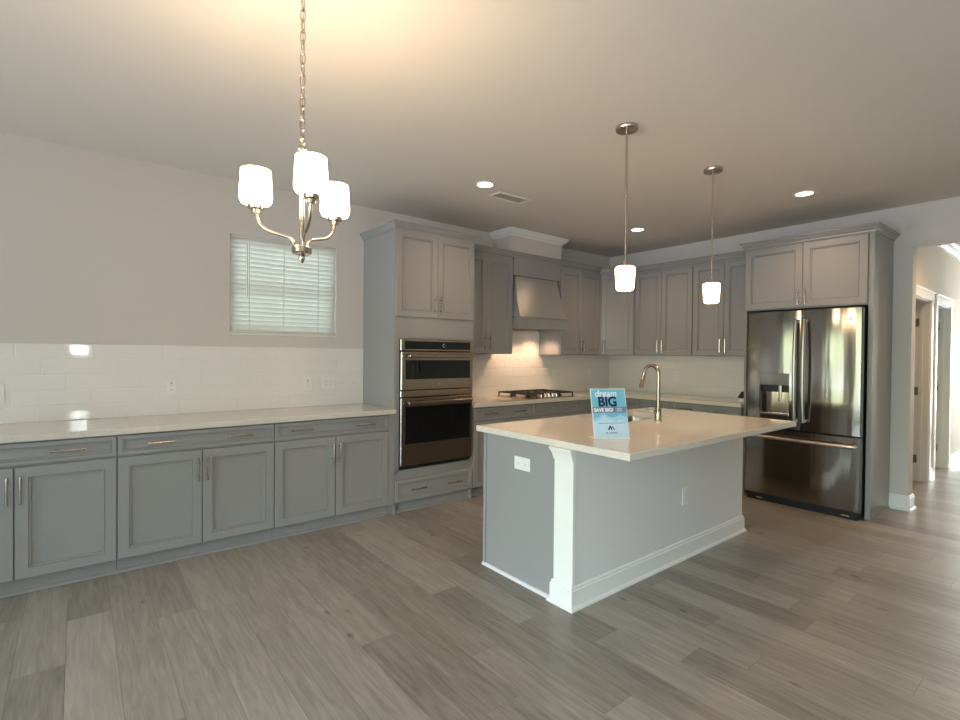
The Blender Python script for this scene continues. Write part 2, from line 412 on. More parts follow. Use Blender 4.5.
# hall
D1A, D1B, D2A, D2B, DH = 7.05, 7.86, 8.17, 8.98, 2.04
w = MB()
w.box(HX - 0.13, HX, YB + 0.14, D1A, 0, H).box(HX - 0.13, HX, D1A, D1B, DH, H).box(HX - 0.13, HX, D1B, D2A, 0, H)
w.box(HX - 0.13, HX, D2A, D2B, DH, H).box(HX - 0.13, HX, D2B, HY1, 0, H)
struct(w.build('wall_hall_left', M['hallwall']))
struct(MB().box(4.60, 4.72, YB + 0.14, HY1, 0, H).build('wall_hall_right', M['hallwall']))
w = MB()
w.box(HX - 0.13, 3.4, HY1, HY1 + 0.12, 0, H).box(3.4, 4.3, HY1, HY1 + 0.12, 2.3, H).box(4.3, 4.72, HY1, HY1 + 0.12, 0, H)
struct(w.build('wall_hall_end', M['hallwall']))
w = MB().box(0, HX - 0.13, 8.02, 8.12, 0, H).box(0, HX - 0.13, HY1 - 0.1, HY1, 0, H)
struct(w.build('wall_side_room', M['hallwall']))
struct(MB().box(1.6, 1.7, YB + 0.14, 8.02, 0, H).box(1.6, 1.7, 8.12, HY1 - 0.1, 0, H).build('wall_side_room_far', M['hallwall']))

# door casings in the hall
BASE_PROF = [(0, 0.0), (0.028, 0.0), (0.026, 0.012), (0.015, 0.022), (0.015, 0.112), (0.010, 0.118), (0.010, 0.130), (0.004, 0.137), (0, 0.137)]
def scaled(prof, k): return [(o, z * k) for o, z in prof]
def casing(a, b, tn):
    c = MB(); W = 0.075
    c.box(HX, HX + 0.018, a - W, a, 0, DH, 0.003).box(HX, HX + 0.018, b, b + W, 0, DH, 0.003)
    c.box(HX, HX + 0.022, a - W - 0.01, b + W + 0.01, DH, DH + 0.085, 0.003)
    c.box(HX, HX + 0.034, a - W - 0.02, b + W + 0.02, DH + 0.085, DH + 0.105, 0.003)
    return struct(c.build('trim_%d' % tn, M['trim']))
casing(D1A, D1B, 1); casing(D2A, D2B, 2)
def hall_door(n, a, b, mat, label):
    j = MB()   # jamb lining
    j.box(HX - 0.13, HX, a, a + 0.018, 0, DH - 0.018).box(HX - 0.13, HX, b - 0.018, b, 0, DH - 0.018).box(HX - 0.13, HX, a, b, DH - 0.018, DH)
    j.box(HX - 0.085, HX - 0.055, b - 0.03, b - 0.018, 0, DH - 0.018)
    fr = struct(j.build('door_%d' % n, mat), label)
    lf = MB().box(HX - 0.13 - 0.70, HX - 0.135, b - 0.06, b - 0.022, 0.01, DH - 0.025, 0.002)
    l = lf.build('door_leaf', M['trim'], fr)
    for z in (0.25, 1.02, 1.80):
        hh = MB().box(HX - 0.125, HX - 0.09, b - 0.0215, b - 0.018, z - 0.045, z + 0.045)
        hh.tube([(HX - 0.128, b - 0.026, z - 0.048), (HX - 0.128, b - 0.026, z + 0.048)], 0.006, 8)
        hh.build('hinge', M['nickel'], fr)
hall_door(1, D1A, D1B, M['door'], 'open hall doorway nearest the kitchen with three hinges')
hall_door(2, D2A, D2B, M['paledoor'], 'pale open hall doorway beyond the first')
struct(MB().box(3.4, 3.46, HY1, HY1 + 0.1, 0, 2.3).box(4.24, 4.3, HY1, HY1 + 0.1, 0, 2.3).box(3.46, 4.24, HY1, HY1 + 0.1, 2.24, 2.3).box(3.46, 4.24, HY1, HY1 + 0.1, 0, 0.12).build('door_3', M['trim']))
MB().box(3.46, 4.24, HY1 + 0.04, HY1 + 0.046, 0.12, 2.24).build('pane', M['glass'], D.objects['door_3'])

# baseboards
b = MB().sweep(BASE_PROF, [(3.187, YB), (OPX, YB), (OPX, YB + 0.14), (HX, YB + 0.14), (HX, D1A - 0.075)])
struct(b.build('baseboard_back', M['trim']))
b = MB().sweep(BASE_PROF, [(HX, D1B + 0.075), (HX, D2A - 0.075)]); struct(b.build('baseboard_hall', M['trim']))
b = MB().sweep(BASE_PROF, [(HX, D2B + 0.075), (HX, HY1)]); struct(b.build('baseboard_hall_far', M['trim']))
b = MB().sweep(BASE_PROF, [(4.6, HY1), (4.6, YB), (X1, YB)]); struct(b.build('baseboard_right', M['trim']))
CROWN_W = [(0, H), (0.085, H), (0.085, H - 0.012), (0.068, H - 0.022), (0.045, H - 0.060), (0.020, H - 0.078), (0.014, H - 0.095), (0, H - 0.095)]
struct(MB().sweep(CROWN_W, [(HX, YB + 0.14), (HX, HY1)]).build('trim_3', M['trim']))

# white boxed-in duct above the hood, with its crown
SX, SY0, SY1 = 0.30, 4.125, 4.955
struct(MB().box(0, SX, SY0, SY1, 2.521, H).build('wall_duct_box', M['wall']), 'boxed duct above the hood')
CROWN_S = [(0, H), (0.062, H), (0.062, H - 0.010), (0.050, H - 0.020), (0.034, H - 0.046), (0.014, H - 0.060), (0.010, H - 0.072), (0, H - 0.072)]
struct(MB().sweep(CROWN_S, [(0.0, SY0), (SX, SY0), (SX, SY1), (0.0, SY1)]).build('trim_4', M['trim']))

# window with blind
wf = MB()
fx0, fx1 = -0.135, -0.095
wf.box(fx0, fx1, WY0, WY0 + 0.045, WZ0, WZ1).box(fx0, fx1, WY1 - 0.045, WY1, WZ0, WZ1)
wf.box(fx0, fx1, WY0 + 0.045, WY1 - 0.045, WZ0, WZ0 + 0.045).box(fx0, fx1, WY0 + 0.045, WY1 - 0.045, WZ1 - 0.045, WZ1)
wf.box(fx0, fx1 + 0.01, WY0 + 0.045, WY1 - 0.045, 1.915, 1.955)
for yy in (1.645, 1.94): wf.box(fx0 + 0.012, fx1 - 0.012, yy - 0.009, yy + 0.009, WZ0 + 0.045, WZ1 - 0.045)
for zz in (1.74, 2.13): wf.box(fx0 + 0.012, fx1 - 0.012, WY0 + 0.045, WY1 - 0.045, zz - 0.009, zz + 0.009)
win = struct(wf.build('window_1', M['trim']), 'small window above the left counter')
MB().box(-0.117, -0.113, WY0 + 0.045, WY1 - 0.045, WZ0 + 0.045, WZ1 - 0.045).build('pane', M['glass'], win)
MB().box(-0.095, 0.006, WY0 + 0.001, WY1 - 0.001, WZ0, WZ0 + 0.012, 0.002).build('window_sill', M['trim'], win)
bl = thing('window_blind', 'white slatted horizontal blind filling the small window above the left counter', 'blind', (-0.035, (WY0 + WY1) / 2, WZ0 + 0.012))
HWd = (WY1 - WY0) / 2 - 0.006
MB().box(-0.028, 0.028, -HWd, HWd, WZ1 - WZ0 - 0.036, WZ1 - WZ0 - 0.013, 0.002).build('head_rail', M['blindm'], bl)
MB().box(-0.026, 0.028, -HWd, HWd, 0.003, 0.026, 0.003).build('bottom_rail', M['cream'], bl)
sl = MB(); NS = 20
tl = math.radians(60)
for i in range(NS):
    z = 0.048 + i * (0.760 - 0.048) / (NS - 1)
    # slat cross-section: slightly crowned, inner (room) edge lower
    sec = []
    for k in range(5):
        s_ = -0.025 + 0.05 * k / 4
        cr = 0.0022 * (1 - (s_ / 0.025) ** 2)
        sec.append((s_ * math.cos(tl) + cr * math.sin(tl), s_ * math.sin(tl) - cr * math.cos(tl)))
    sec2 = [(a_ - 0.0020 * math.sin(tl), b_ + 0.0020 * math.cos(tl)) for a_, b_ in sec]
    poly = sec + list(reversed(sec2))
    a_ = [sl.bm.verts.new((x, -HWd, z + zz)) for x, zz in poly]; b_ = [sl.bm.verts.new((x, HWd, z + zz)) for x, zz in poly]
    sl.bm.faces.new(a_); sl.bm.faces.new(list(reversed(b_)))
    for k in range(len(poly)): sl.bm.faces.new((a_[k], b_[k], b_[(k + 1) % len(poly)], a_[(k + 1) % len(poly)]))
sl.build('slats', M['blindm'], bl)
for yy in (-0.30, -0.02, 0.28):
    MB().box(0.0295, 0.0305, yy - 0.002, yy + 0.002, 0.026, 0.76).box(-0.0305, -0.0295, yy - 0.002, yy + 0.002, 0.026, 0.76).build('ladder_cord', M['cream'], bl)
MB().tube([(0.036, -0.29 - 0.03, 0.745), (0.040, -0.29 - 0.03, 0.30)], 0.004, 8).build('tilt_wand', M['plate'], bl)

# pale siding of the house next door, seen between the slats
nb = MB().box(-3.3, -3.1, -2.0, 9.0, -0.1, 3.2)
for i in range(22): nb.box(-3.1, -3.085, -2.0, 9.0, i * 0.145, i * 0.145 + 0.12)
struct(nb.build('wall_neighbour', M['siding']), 'pale siding of the neighbouring house outside the window')
# other windows (behind the camera)
def plain_window(n, box, axis):
    x0, x1, y0, y1, z0, z1 = box; f = MB(); t = 0.05
    if axis == 'y':
        f.box(x0, x0 + t, y0, y1, z0, z1).box(x1 - t, x1, y0, y1, z0, z1).box(x0 + t, x1 - t, y0, y1, z0, z0 + t).box(x0 + t, x1 - t, y0, y1, z1 - t, z1)
        if x1 - x0 > 1: f.box((x0 + x1) / 2 - 0.035, (x0 + x1) / 2 + 0.035, y0, y1, z0 + t, z1 - t)
        p = MB().box(x0 + t, x1 - t, (y0 + y1) / 2 - 0.002, (y0 + y1) / 2 + 0.002, z0 + t, z1 - t)
    else:
        f.box(x0, x1, y0, y0 + t, z0, z1).box(x0, x1, y1 - t, y1, z0, z1).box(x0, x1, y0 + t, y1 - t, z0, z0 + t).box(x0, x1, y0 + t, y1 - t, z1 - t, z1)
        if y1 - y0 > 1: f.box(x0, x1, (y0 + y1) / 2 - 0.035, (y0 + y1) / 2 + 0.035, z0 + t, z1 - t)
        p = MB().box((x0 + x1) / 2 - 0.002, (x0 + x1) / 2 + 0.002, y0 + t, y1 - t, z0 + t, z1 - t)
    o = struct(f.build('window_%d' % n, M['trim'])); p.build('pane', M['glass'], o)
plain_window(2, (0.2, 1.7, Y0 - 0.1, Y0 - 0.04, 0.0, 2.0), 'y')
plain_window(3, (2.7, 7.3, Y0 - 0.1, Y0 - 0.04, 0.2, 2.45), 'y')
plain_window(4, (X1 + 0.04, X1 + 0.1, 0.25, 0.59, 1.28, 2.2), 'x')
plain_window(5, (X1 + 0.04, X1 + 0.1, -2.4, -1.2, 0.0, 2.25), 'x')

# ================================================================== CABINETS
def bar_pull(parent, cx, cz, length, vertical, yf=-0.02):
    m = MB(); hl = length / 2; n = 9; pts = []
    for i in range(n):
        s_ = -1 + 2 * i / (n - 1); y = yf - 0.030 - 0.004 * (1 - s_ * s_)
        pts.append((cx, y, cz + s_ * hl) if vertical else (cx + s_ * hl, y, cz))
    m.tube(pts, [0.0075 if i in (0, n - 1) else (0.0068 if i in (1, n - 2) else 0.0058) for i in range(n)], 8)
    for sg in (-1, 1):
        q = 0.62 * hl * sg
        p0 = (cx, yf, cz + q) if vertical else (cx + q, yf, cz)
        p1 = (p0[0], yf - 0.031, p0[2])
        m.tube([p0, ((p0[0] + p1[0]) / 2, yf - 0.01, p0[2]), p1], [0.0062, 0.0042, 0.0046], 8)
    return m.build('handle', M['nickel_pull'], parent, True)

SHOE = [(0, 0), (0.016, 0), (0.015, 0.010), (0.008, 0.017), (0, 0.018)]
TOEZ = 0.09
def base_cabinet(label, loc, rz, width, cells, depth=0.608, toe=0.034, loc_name='base_cabinet', filler=0.0, qs=(0.25, 0.75)):
    """cells: list of (x0, x1, kind) with kind in 'drawer2','drawer1','false','door_l','door_r'; z ranges fixed"""
    t = thing(loc_name, label, 'cabinet', loc, rz)
    MB().box(0.001, width - 0.001, 0.0, depth, TOEZ, 0.875).build('body', M['cab'], t)
    k = MB().box(0.001, width - 0.001, toe, toe + 0.016, 0.0, TOEZ)
    k.sweep([(o, z) for o, z in SHOE], [(0.001, toe), (width - 0.001, toe)])
    k.build('toe_kick', M['cab'], t)
    g = 0.003
    for (x0, x1, kind) in cells:
        if kind.startswith('drawer') or kind == 'false':
            d = MB().panel(x0 + g, x1 - g, 0.742, 0.866, 0.024).build('drawer' if kind != 'false' else 'false_front', M['cab'], t)
            if kind == 'drawer2':
                for q in qs: bar_pull(d, x0 + (x1 - x0) * q, 0.809, 0.16, False)
            elif kind == 'drawer1': bar_pull(d, (x0 + x1) / 2, 0.809, 0.16, False)
        else:
            d = MB().panel(x0 + g, x1 - g, 0.098, 0.730).build('door', M['cab'], t)
            hx = x1 - 0.028 if kind == 'door_l' else x0 + 0.028
            bar_pull(d, hx, 0.605, 0.155, True)
    if filler:
        MB().box(width, width + filler, -0.012, depth, TOEZ, 0.875).box(width, width + filler, toe, toe + 0.016, 0, TOEZ).build('filler_strip', M['cab'], t)
    return t
R90 = PI / 2
S = [-0.362, 0.576, 1.514, 2.451]
labs = ['grey shaker base cabinet at the far left edge under the long window-side counter',
        'middle grey base cabinet of the long left counter, with wide two-handled drawer',
        'grey base cabinet under the left counter right beside the tall oven cabinet']
for i in range(3):
    W = S[i + 1] - S[i]
    base_cabinet(labs[i], (0.61, S[i], 0), R90, W, [(0, W, 'drawer2'), (0, W / 2, 'door_l'), (W / 2, W, 'door_r')], filler=(0.058 if i == 2 else 0), qs=((0.205, 0.765) if i == 2 else (0.25, 0.75)))

# tall oven cabinet: local x 0..0.851 along +y
TY0, TW = 2.511, 0.852
tc = thing('oven_cabinet', 'tall grey pantry-height cabinet that holds the built-in double oven', 'cabinet', (0.612, TY0, 0), R90)
TD = 0.610
MB().box(0, 0.018, 0, TD, 0, 2.47).build('side_panel', M['cab'], tc)
MB().box(TW - 0.018, TW, 0, TD, 0, 2.47).build('side_panel', M['cab'], tc)
MB().box(0.018, TW - 0.018, 0.0, TD, 1.545, 2.47).build('upper_box', M['cab'], tc)
OX0, OX1, OZ0, OZ1 = 0.049, 0.813, 0.392, 1.518
ff = MB().box(0.018, OX0 - 0.002, 0.0, 0.019, 0.35, 1.545).box(OX1 + 0.002, TW - 0.018, 0.0, 0.019, 0.35, 1.545)
ff.box(OX0 - 0.002, OX1 + 0.002, 0, 0.019, OZ1 + 0.003, 1.545)
ff.build('face_frame', M['cab'], tc)
MB().box(0.018, TW - 0.018, 0.0, TD, TOEZ, 0.375).build('lower_box', M['cab'], tc)
k = MB().box(0.0, TW, 0.035, 0.05, 0, TOEZ).sweep(SHOE, [(0.0, 0.035), (TW, 0.035)]); k.build('toe_kick', M['cab'], tc)
for (a, b_, hx) in ((0.004, TW / 2 - 0.0015, TW / 2 - 0.03), (TW / 2 + 0.0015, TW - 0.004, TW / 2 + 0.03)):
    d = MB().panel(a, b_, 1.715, 2.462).build('door', M['cab'], tc); bar_pull(d, hx, 1.83, 0.16, True)
MB().box(0.001, TW - 0.001, -0.006, 0.0, 1.53, 1.708).build('blank_panel', M['cab'], tc)
d = MB().panel(0.004, TW - 0.004, 0.104, 0.292, 0.030).build('drawer', M['cab'], tc)
for q in (0.27, 0.73): bar_pull(d, TW * q, 0.200, 0.16, False)
CR = [(0, 2.462), (0.008, 2.462), (0.010, 2.474), (0.022, 2.486), (0.036, 2.508), (0.044, 2.512), (0.044, 2.526), (0, 2.526)]
MB().sweep(CR, [(0.0, TD), (0.0, -0.006), (TW, -0.006), (TW, TD)]).build('crown', M['cab'], tc)
MB().box(0, TW, -0.004, TD, 2.47, 2.515).build('top_board', M['cab'], tc)

# built-in double oven
ov = thing('wall_oven', 'stainless steel double wall oven built into the tall grey cabinet', 'oven', (0.612, TY0, OZ0), R90)
oz = lambda z: z - OZ0
MB().box(OX0 + 0.02, OX1 - 0.02, 0.0, 0.56, 0.004, OZ1 - OZ0 - 0.006).build('housing', M['black'], ov)
fr_ = MB().box(OX0, OX1, -0.018, -0.001, 0.0, OZ1 - OZ0)
fr_.build('trim_frame', M['black'], ov)
cp = MB().box(OX0, OX1, -0.034, -0.018, oz(1.418), oz(1.518), 0.002).build('control_panel', M['ovensteel'], ov)
g_ = MB().box(OX0 + 0.03, OX1 - 0.022, -0.036, -0.034, oz(1.432), oz(1.502)).build('control_glass', M['blackglass'], cp)
MB().tube([(OX0 - 0.001, -0.028, oz(1.420)), (OX0 - 0.001, -0.028, oz(1.516))], 0.0075, 14).build('edge_strip', M['chrome'], cp, True, 60)
kb = MB().lathe([(0.017, 0), (0.017, -0.002), (0.014, -0.003), (0.0, -0.003)], axis='y', c=(0.49, -0.036, oz(1.467)), n=20)
kb.build('dial', M['chrome'], cp, True)
MB().lathe([(0.012, 0), (0.012, -0.001), (0.0, -0.0012)], axis='y', c=(0.49, -0.0392, oz(1.467)), n=20).build('dial_face', M['blackglass'], cp, True)
def oven_door(z0, z1, gz0, gz1, hz, nm, lab):
    d = MB().box(OX0, OX1, -0.045, -0.018, oz(z0), oz(z1), 0.003).build(nm, M['ovensteel'], ov)
    MB().box(OX0 + 0.035, OX1 - 0.028, -0.048, -0.045, oz(gz0), oz(gz1), 0.001).build('glass_panel', M['blackglass'], d)
    h = MB(); xa, xb = OX0 + 0.045, OX1 - 0.03
    h.box(xa, xb, -0.099, -0.081, oz(hz) - 0.014, oz(hz) + 0.014, 0.005)
    for xx in (xa + 0.03, xb - 0.03): h.box(xx - 0.012, xx + 0.012, -0.083, -0.045, oz(hz) - 0.009, oz(hz) + 0.009, 0.002)
    h.build('handle', M['ovensteel'], d)
    # polished left edge of the door
    MB().tube([(OX0 - 0.001, -0.036, oz(z0) + 0.003), (OX0 - 0.001, -0.036, oz(z1) - 0.003)], 0.0075, 14).build('edge_strip', M['chrome'], d, True, 60)
    return d
od = oven_door(1.076, 1.408, 1.168, 1.335, 1.372, 'upper_door', None)
MB().lathe([(0.006, 0), (0.006, -0.001), (0.0, -0.0015)], axis='y', c=(0.43, -0.045, oz(1.12)), n=14).build('badge', M['chrome'], od, True)
MB().box(OX0, OX1, -0.040, -0.018, oz(1.014), oz(1.068), 0.002).build('middle_trim', M['ovensteel'], ov)
MB().tube([(OX0 - 0.001, -0.032, oz(1.017)), (OX0 - 0.001, -0.032, oz(1.065))], 0.0075, 14).build('middle_trim_edge', M['chrome'], D.objects['middle_trim'])
oven_door(0.418, 1.006, 0.605, 0.930, 0.965, 'lower_door', None)

# wall cabinets
def wall_cabinet(label, loc, rz, width, doors, depth=0.338, handles=True, z0=1.397, z1=2.462, name='wall_cabinet', hz=1.512, dz0=1.402, dz1=2.430):
    t = thing(name, label, 'cabinet', loc, rz)
    MB().box(0.001, width - 0.001, 0.0, depth, z0, z1).build('body', M['cab'], t)
    for (a, b_, sd) in doors:
        d = MB().panel(a + 0.0015, b_ - 0.0015, dz0, dz1).build('door', M['cab'], t)
        bar_pull(d, b_ - 0.03 if sd == 'l' else a + 0.03, hz, 0.15, True)
    return t
UF = 0.340
wall_cabinet('grey two-door wall cabinet between the oven cabinet and the hood', (UF, 3.366, 0), R90, 0.750, [(0.004, 0.375, 'l'), (0.375, 0.745, 'r')])
wall_cabinet('grey two-door wall cabinet right of the hood, next to the angled corner cabinet', (UF, 4.880, 0), R90, 0.750, [(0.004, 0.375, 'l'), (0.375, 0.745, 'r')])
# diagonal corner
cc = thing('corner_wall_cabinet', 'angled grey single-door wall cabinet in the kitchen corner', 'cabinet', (0, 0, 0))
A_, B_ = Vector((0.342, 5.636)), Vector((0.648, 5.958))
MB().prism([(0.002, 5.632), (A_.x, A_.y), (B_.x, B_.y), (0.648, YB - 0.002), (0.002, YB - 0.002)], 1.397, 2.462).build('body', M['cab'], cc)
dr = B_ - A_; ang = math.atan2(dr.y, dr.x)
dd = MB().panel(0.018, dr.length - 0.018, 1.402, 2.430).build('door', M['cab'], cc)
dd.location = (A_.x, A_.y, 0); dd.rotation_euler = (0, 0, ang)
bar_pull(dd, 0.018 + 0.03, 1.512, 0.15, True)
UB = YB - 0.340
wall_cabinet('grey two-door wall cabinet on the back wall just right of the corner cabinet', (0.652, UB, 0), 0, 0.778, [(0.01, 0.380, 'l'), (0.380, 0.774, 'r')])
wall_cabinet('grey two-door wall cabinet on the back wall left of the refrigerator', (1.432, UB, 0), 0, 0.694, [(0.004, 0.362, 'l'), (0.362, 0.690, 'r')])
# crown along the wall cabinets
CU = [(0, 2.4625), (0.022, 2.4625), (0.024, 2.478), (0.034, 2.488), (0.046, 2.508), (0.054, 2.511), (0.054, 2.5205), (0, 2.5205)]
m_ = MB().sweep(CU, [(0.335, 3.405 + 0.006), (0.335, 5.64), (0.645, 5.965), (0.645, 5.966), (2.128, 5.966)][0:2] + [(0.650, 5.964), (2.085, 5.964)])
m_.prism([(0.002, 3.411), (0.335, 3.411), (0.335, 5.64), (0.650, 5.964), (2.085, 5.964), (2.085, YB - 0.002), (0.002, YB - 0.002)], 2.463, 2.511)
tag(m_.build('crown_moulding', M['cab']), 'grey crown moulding running along the tops of the wall cabinets past the hood', 'moulding')

# range hood
hd = thing('range_hood', 'grey painted wooden range hood flaring out above the cooktop', 'range hood', (0.0, 4.4975, 1.682))
hy0, hy1 = 4.122 - 4.4975, 4.876 - 4.4975
hz0 = 1.682
MB().box(0.002, 0.356, hy0, hy1, 2.268 - hz0, 2.4615 - hz0).build('upper_panel', M['cab'], hd)
c = MB(); N = 10; secs = []
for i in range(N + 1):
    s_ = i / N; z = 2.266 - s_ * (2.266 - 1.815) - hz0
    x = 0.338 + 0.124 * (s_ ** 1.35); ins = 0.040 * (1 - s_) ** 1.0
    secs.append([c.bm.verts.new(p) for p in ((0.002, hy0 + ins, z), (x, hy0 + ins, z), (x, hy1 - ins, z), (0.002, hy1 - ins, z))])
for a, b_ in zip(secs, secs[1:]):
    for k in range(4): c.bm.faces.new((a[k], a[(k + 1) % 4], b_[(k + 1) % 4], b_[k]))
c.bm.faces.new(secs[0]); c.bm.faces.new(secs[-1])
c.build('flared_body', M['cab'], hd, True, 50)
c = MB().box(0.343, 0.472, hy0, hy1, 0, 0.118).box(0.002, 0.343, hy0, hy0 + 0.02, 0, 0.118).box(0.002, 0.343, hy1 - 0.02, hy1, 0, 0.118)
c.build('lower_band', M['cab'], hd)
MB().box(0.366, 0.486, hy0 - 0.010, hy1 + 0.022, 0.118, 0.133, 0.004).build('ledge', M['cab'], hd)
MB().box(0.02, 0.343, hy0 + 0.022, hy1 - 0.022, 0.02, 0.10).build('insert', M['sinksteel'], hd)
for yy in (-0.2, 0.2):
    MB().lathe([(0.03, 0.0195), (0.03, 0.014), (0.0, 0.013)], 0.2, yy, 20).build('lamp', M['hoodlens'], hd, True)
    l = D.lights.new('hood_lamp', 'SPOT'); l.energy = P_HOOD; l.color = (1.0, 0.66, 0.40); l.spot_size = math.radians(125); l.spot_blend = 0.7; l.shadow_soft_size = 0.03
    o = D.objects.new('hood_lamp', l); COL.objects.link(o); o.location = (0.2, 4.4975 + yy, 1.685)

# kitchen base cabinets (left wall)
base_cabinet('grey base cabinet between the oven cabinet and the cooktop cabinet', (0.61, 3.366, 0), R90, 0.790, [(0.0, 0.790, 'drawer2'), (0, 0.395, 'door_l'), (0.395, 0.790, 'door_r')], toe=0.05)
base_cabinet('grey base cabinet directly under the gas cooktop with a plain front panel', (0.61, 4.162, 0), R90, 0.762, [(0.0, 0.762, 'false'), (0, 0.381, 'door_l'), (0.381, 0.762, 'door_r')], toe=0.05, loc_name='cooktop_cabinet')
cb = thing('corner_base_cabinet', 'grey base cabinet filling the kitchen corner behind the island sign', 'cabinet', (0, 0, 0))
MB().prism([(0.002, 4.93), (0.61, 4.93), (0.61, 5.67), (0.715, 5.67), (0.715, YB - 0.002), (0.002, YB - 0.002)], TOEZ, 0.875).build('body', M['cab'], cb)
MB().prism([(0.05, 4.93), (0.56, 4.93), (0.56, 5.72), (0.715, 5.72), (0.715, 5.8), (0.05, 5.8)], 0.0, TOEZ).build('toe_kick', M['cab'], cb)
d = MB().panel(0.003, 0.69, 0.742, 0.866, 0.024).build('drawer', M['cab'], cb); d.location = (0.61, 4.93, 0); d.rotation_euler = (0, 0, R90)
bar_pull(d, 0.3, 0.809, 0.16, False)
d = MB().panel(0.003, 0.69, 0.098, 0.730).build('door', M['cab'], cb); d.location = (0.61, 4.93, 0); d.rotation_euler = (0, 0, R90)
bar_pull(d, 0.035, 0.605, 0.155, True)
base_cabinet('narrow grey drawer cabinet on the back wall beside the corner', (0.722, 5.67, 0), 0, 0.216, [(0, 0.216, 'drawer1'), (0, 0.216, 'door_l')], toe=0.05)
base_cabinet('wide grey base cabinet on the back wall behind the sink faucet', (0.940, 5.67, 0), 0, 0.796, [(0, 0.398, 'drawer1'), (0.398, 0.796, 'drawer1'), (0, 0.398, 'door_l'), (0.398, 0.796, 'door_r')], toe=0.05)
base_cabinet('grey base cabinet on the back wall right beside the refrigerator panel', (1.738, 5.67, 0), 0, 0.386, [(0, 0.386, 'drawer1'), (0, 0.386, 'door_l')], toe=0.05)

# refrigerator enclosure
FY = 5.69
fc = thing('refrigerator_cabinet', 'grey cabinet surround with two upper doors enclosing the refrigerator', 'cabinet', (2.128, FY, 0), 0)
FW = 1.060; FD = YB - FY - 0.002
MB().box(0, 0.020, 0, FD, 0, 2.48).build('side_panel', M['cab'], fc)
MB().box(FW - 0.036, FW, -0.003, FD, 0, 2.48).build('side_panel', M['cab'], fc)
MB().box(0.020, FW - 0.036, 0, FD, 1.852, 2.48).build('upper_box', M['cab'], fc)
MB().box(FW, FW + 0.010, 0.0, FD, 0, 0.014).build('shoe_strip', M['cab'], fc)
for (a, b_, hx) in ((0.006, 0.521, 0.521 - 0.03), (0.524, 1.020, 0.524 + 0.03)):
    d = MB().panel(a, b_, 1.862, 2.462, 0.06).build('door', M['cab'], fc); bar_pull(d, hx, 1.955, 0.14, True)
CF = [(o, z + 0.012) for o, z in CR]
MB().sweep(CF, [(0.0, FD), (0.0, -0.006), (FW, -0.006), (FW, FD)]).build('crown', M['cab'], fc)
MB().box(0, FW, -0.004, FD, 2.48, 2.528).build('top_board', M['cab'], fc)

# ================================================================== BACKSPLASH, COUNTERS
CT, CB = 0.914, 0.876
bs = MB().box(0.0005, 0.009, -0.37, 2.5095, CT + 0.0005, CT + 5 * 0.1045)
tag(bs.build('tile_backsplash', M['tile_side']), 'glossy white tile backsplash on the left wall below the window', 'backsplash')
bs = MB().box(0.0005, 0.009, 3.365, YB - 0.0005, CT + 0.0005, 1.396).box(0.0005, 0.009, 4.118, 4.878, 1.396, 1.681)
tag(bs.build('tile_backsplash', M['tile_side']), 'white tile backsplash behind the cooktop, lit by the hood', 'backsplash')
bs = MB().box(0.0095, 2.1275, YB - 0.009, YB - 0.0005, CT + 0.0005, 1.396)
tag(bs.build('tile_backsplash', M['tile_back']), 'white tile backsplash on the back wall beside the refrigerator', 'backsplash')
tag(MB().prism([(0.0005, -0.38), (0.648, -0.38), (0.648, 2.5095), (0.0005, 2.5095)], CB, CT, 0.003).build('countertop', M['quartz']),
    'long white quartz countertop on the left wall under the window', 'countertop')
tag(MB().prism([(0.0005, 3.3645), (0.648, 3.3645), (0.648, 5.632), (2.1275, 5.632), (2.1275, YB - 0.0005), (0.0005, YB - 0.0005)], CB, CT, 0.003).build('countertop', M['quartz']),
    'white quartz countertop turning the kitchen corner, with the cooktop set in it', 'countertop')
IX0, IX1, IY0, IY1 = 1.794, 3.000, 2.492, 4.568
SK = (1.90, 2.285, 3.36, 4.10)
tag(MB().ring_slab((IX0, IX1, IY0 - 0.012, IY1), SK, CB, CT).build('island_countertop', M['quartz']),
    'large white quartz countertop overhanging the island, with the sink cut into it', 'countertop')

# ================================================================== ISLAND
isl = thing('kitchen_island', 'kitchen island with grey end panel and white corner post', 'island', (0, 0, 0))
BX0, BX1, PX, BYE = 1.880, 2.632, 2.502, 4.535
m_ = MB().box(BX0, PX, 2.494, SK[2] - 0.03, 0.0, 0.8755).box(BX0, PX, SK[3] + 0.03, BYE, 0.0, 0.8755)
m_.box(BX0, SK[0] - 0.018, SK[2] - 0.03, SK[3] + 0.03, 0, 0.8755).box(2.42, PX, SK[2] - 0.03, SK[3] + 0.03, 0, 0.8755)
m_.box(SK[0] - 0.018, 2.42, SK[2] - 0.03, SK[3] + 0.03, 0, 0.60)
m_.build('cabinet_body', M['cab'], isl)
MB().box(BX0 - 0.012, BX0 + 0.012, 2.486, 2.494, 0.0, 0.8755).build('edge_stile', M['cab'], isl)
MB().sweep(SHOE, [(BX0 - 0.014, 2.494), (PX - 0.01, 2.494)]).build('shoe_moulding', M['kneewall'], isl)
MB().box(PX, BX1, 2.512, BYE, 0.0, 0.8755).box(BX1, BX1 + 0.003, 2.512, BYE, 0.812, 0.8755).build('knee_wall', M['kneewall'], isl)
post = MB().box(PX, BX1 + 0.004, 2.490, 2.512, 0.0, 0.8755, 0.001)
post.box(PX - 0.004, PX + 0.0, 2.490, 2.494, 0.13, 0.82)
po = post.build('corner_post', M['trim'], isl)
cap_prof = [(0, 0.806), (0.006, 0.806), (0.008, 0.816), (0.014, 0.842), (0.026, 0.868), (0.026, 0.8752), (0, 0.8752)]
MB().sweep(cap_prof, [(PX, 2.494), (PX, 2.490), (BX1 + 0.004, 2.490)]).build('post_capital', M['trim'], po)
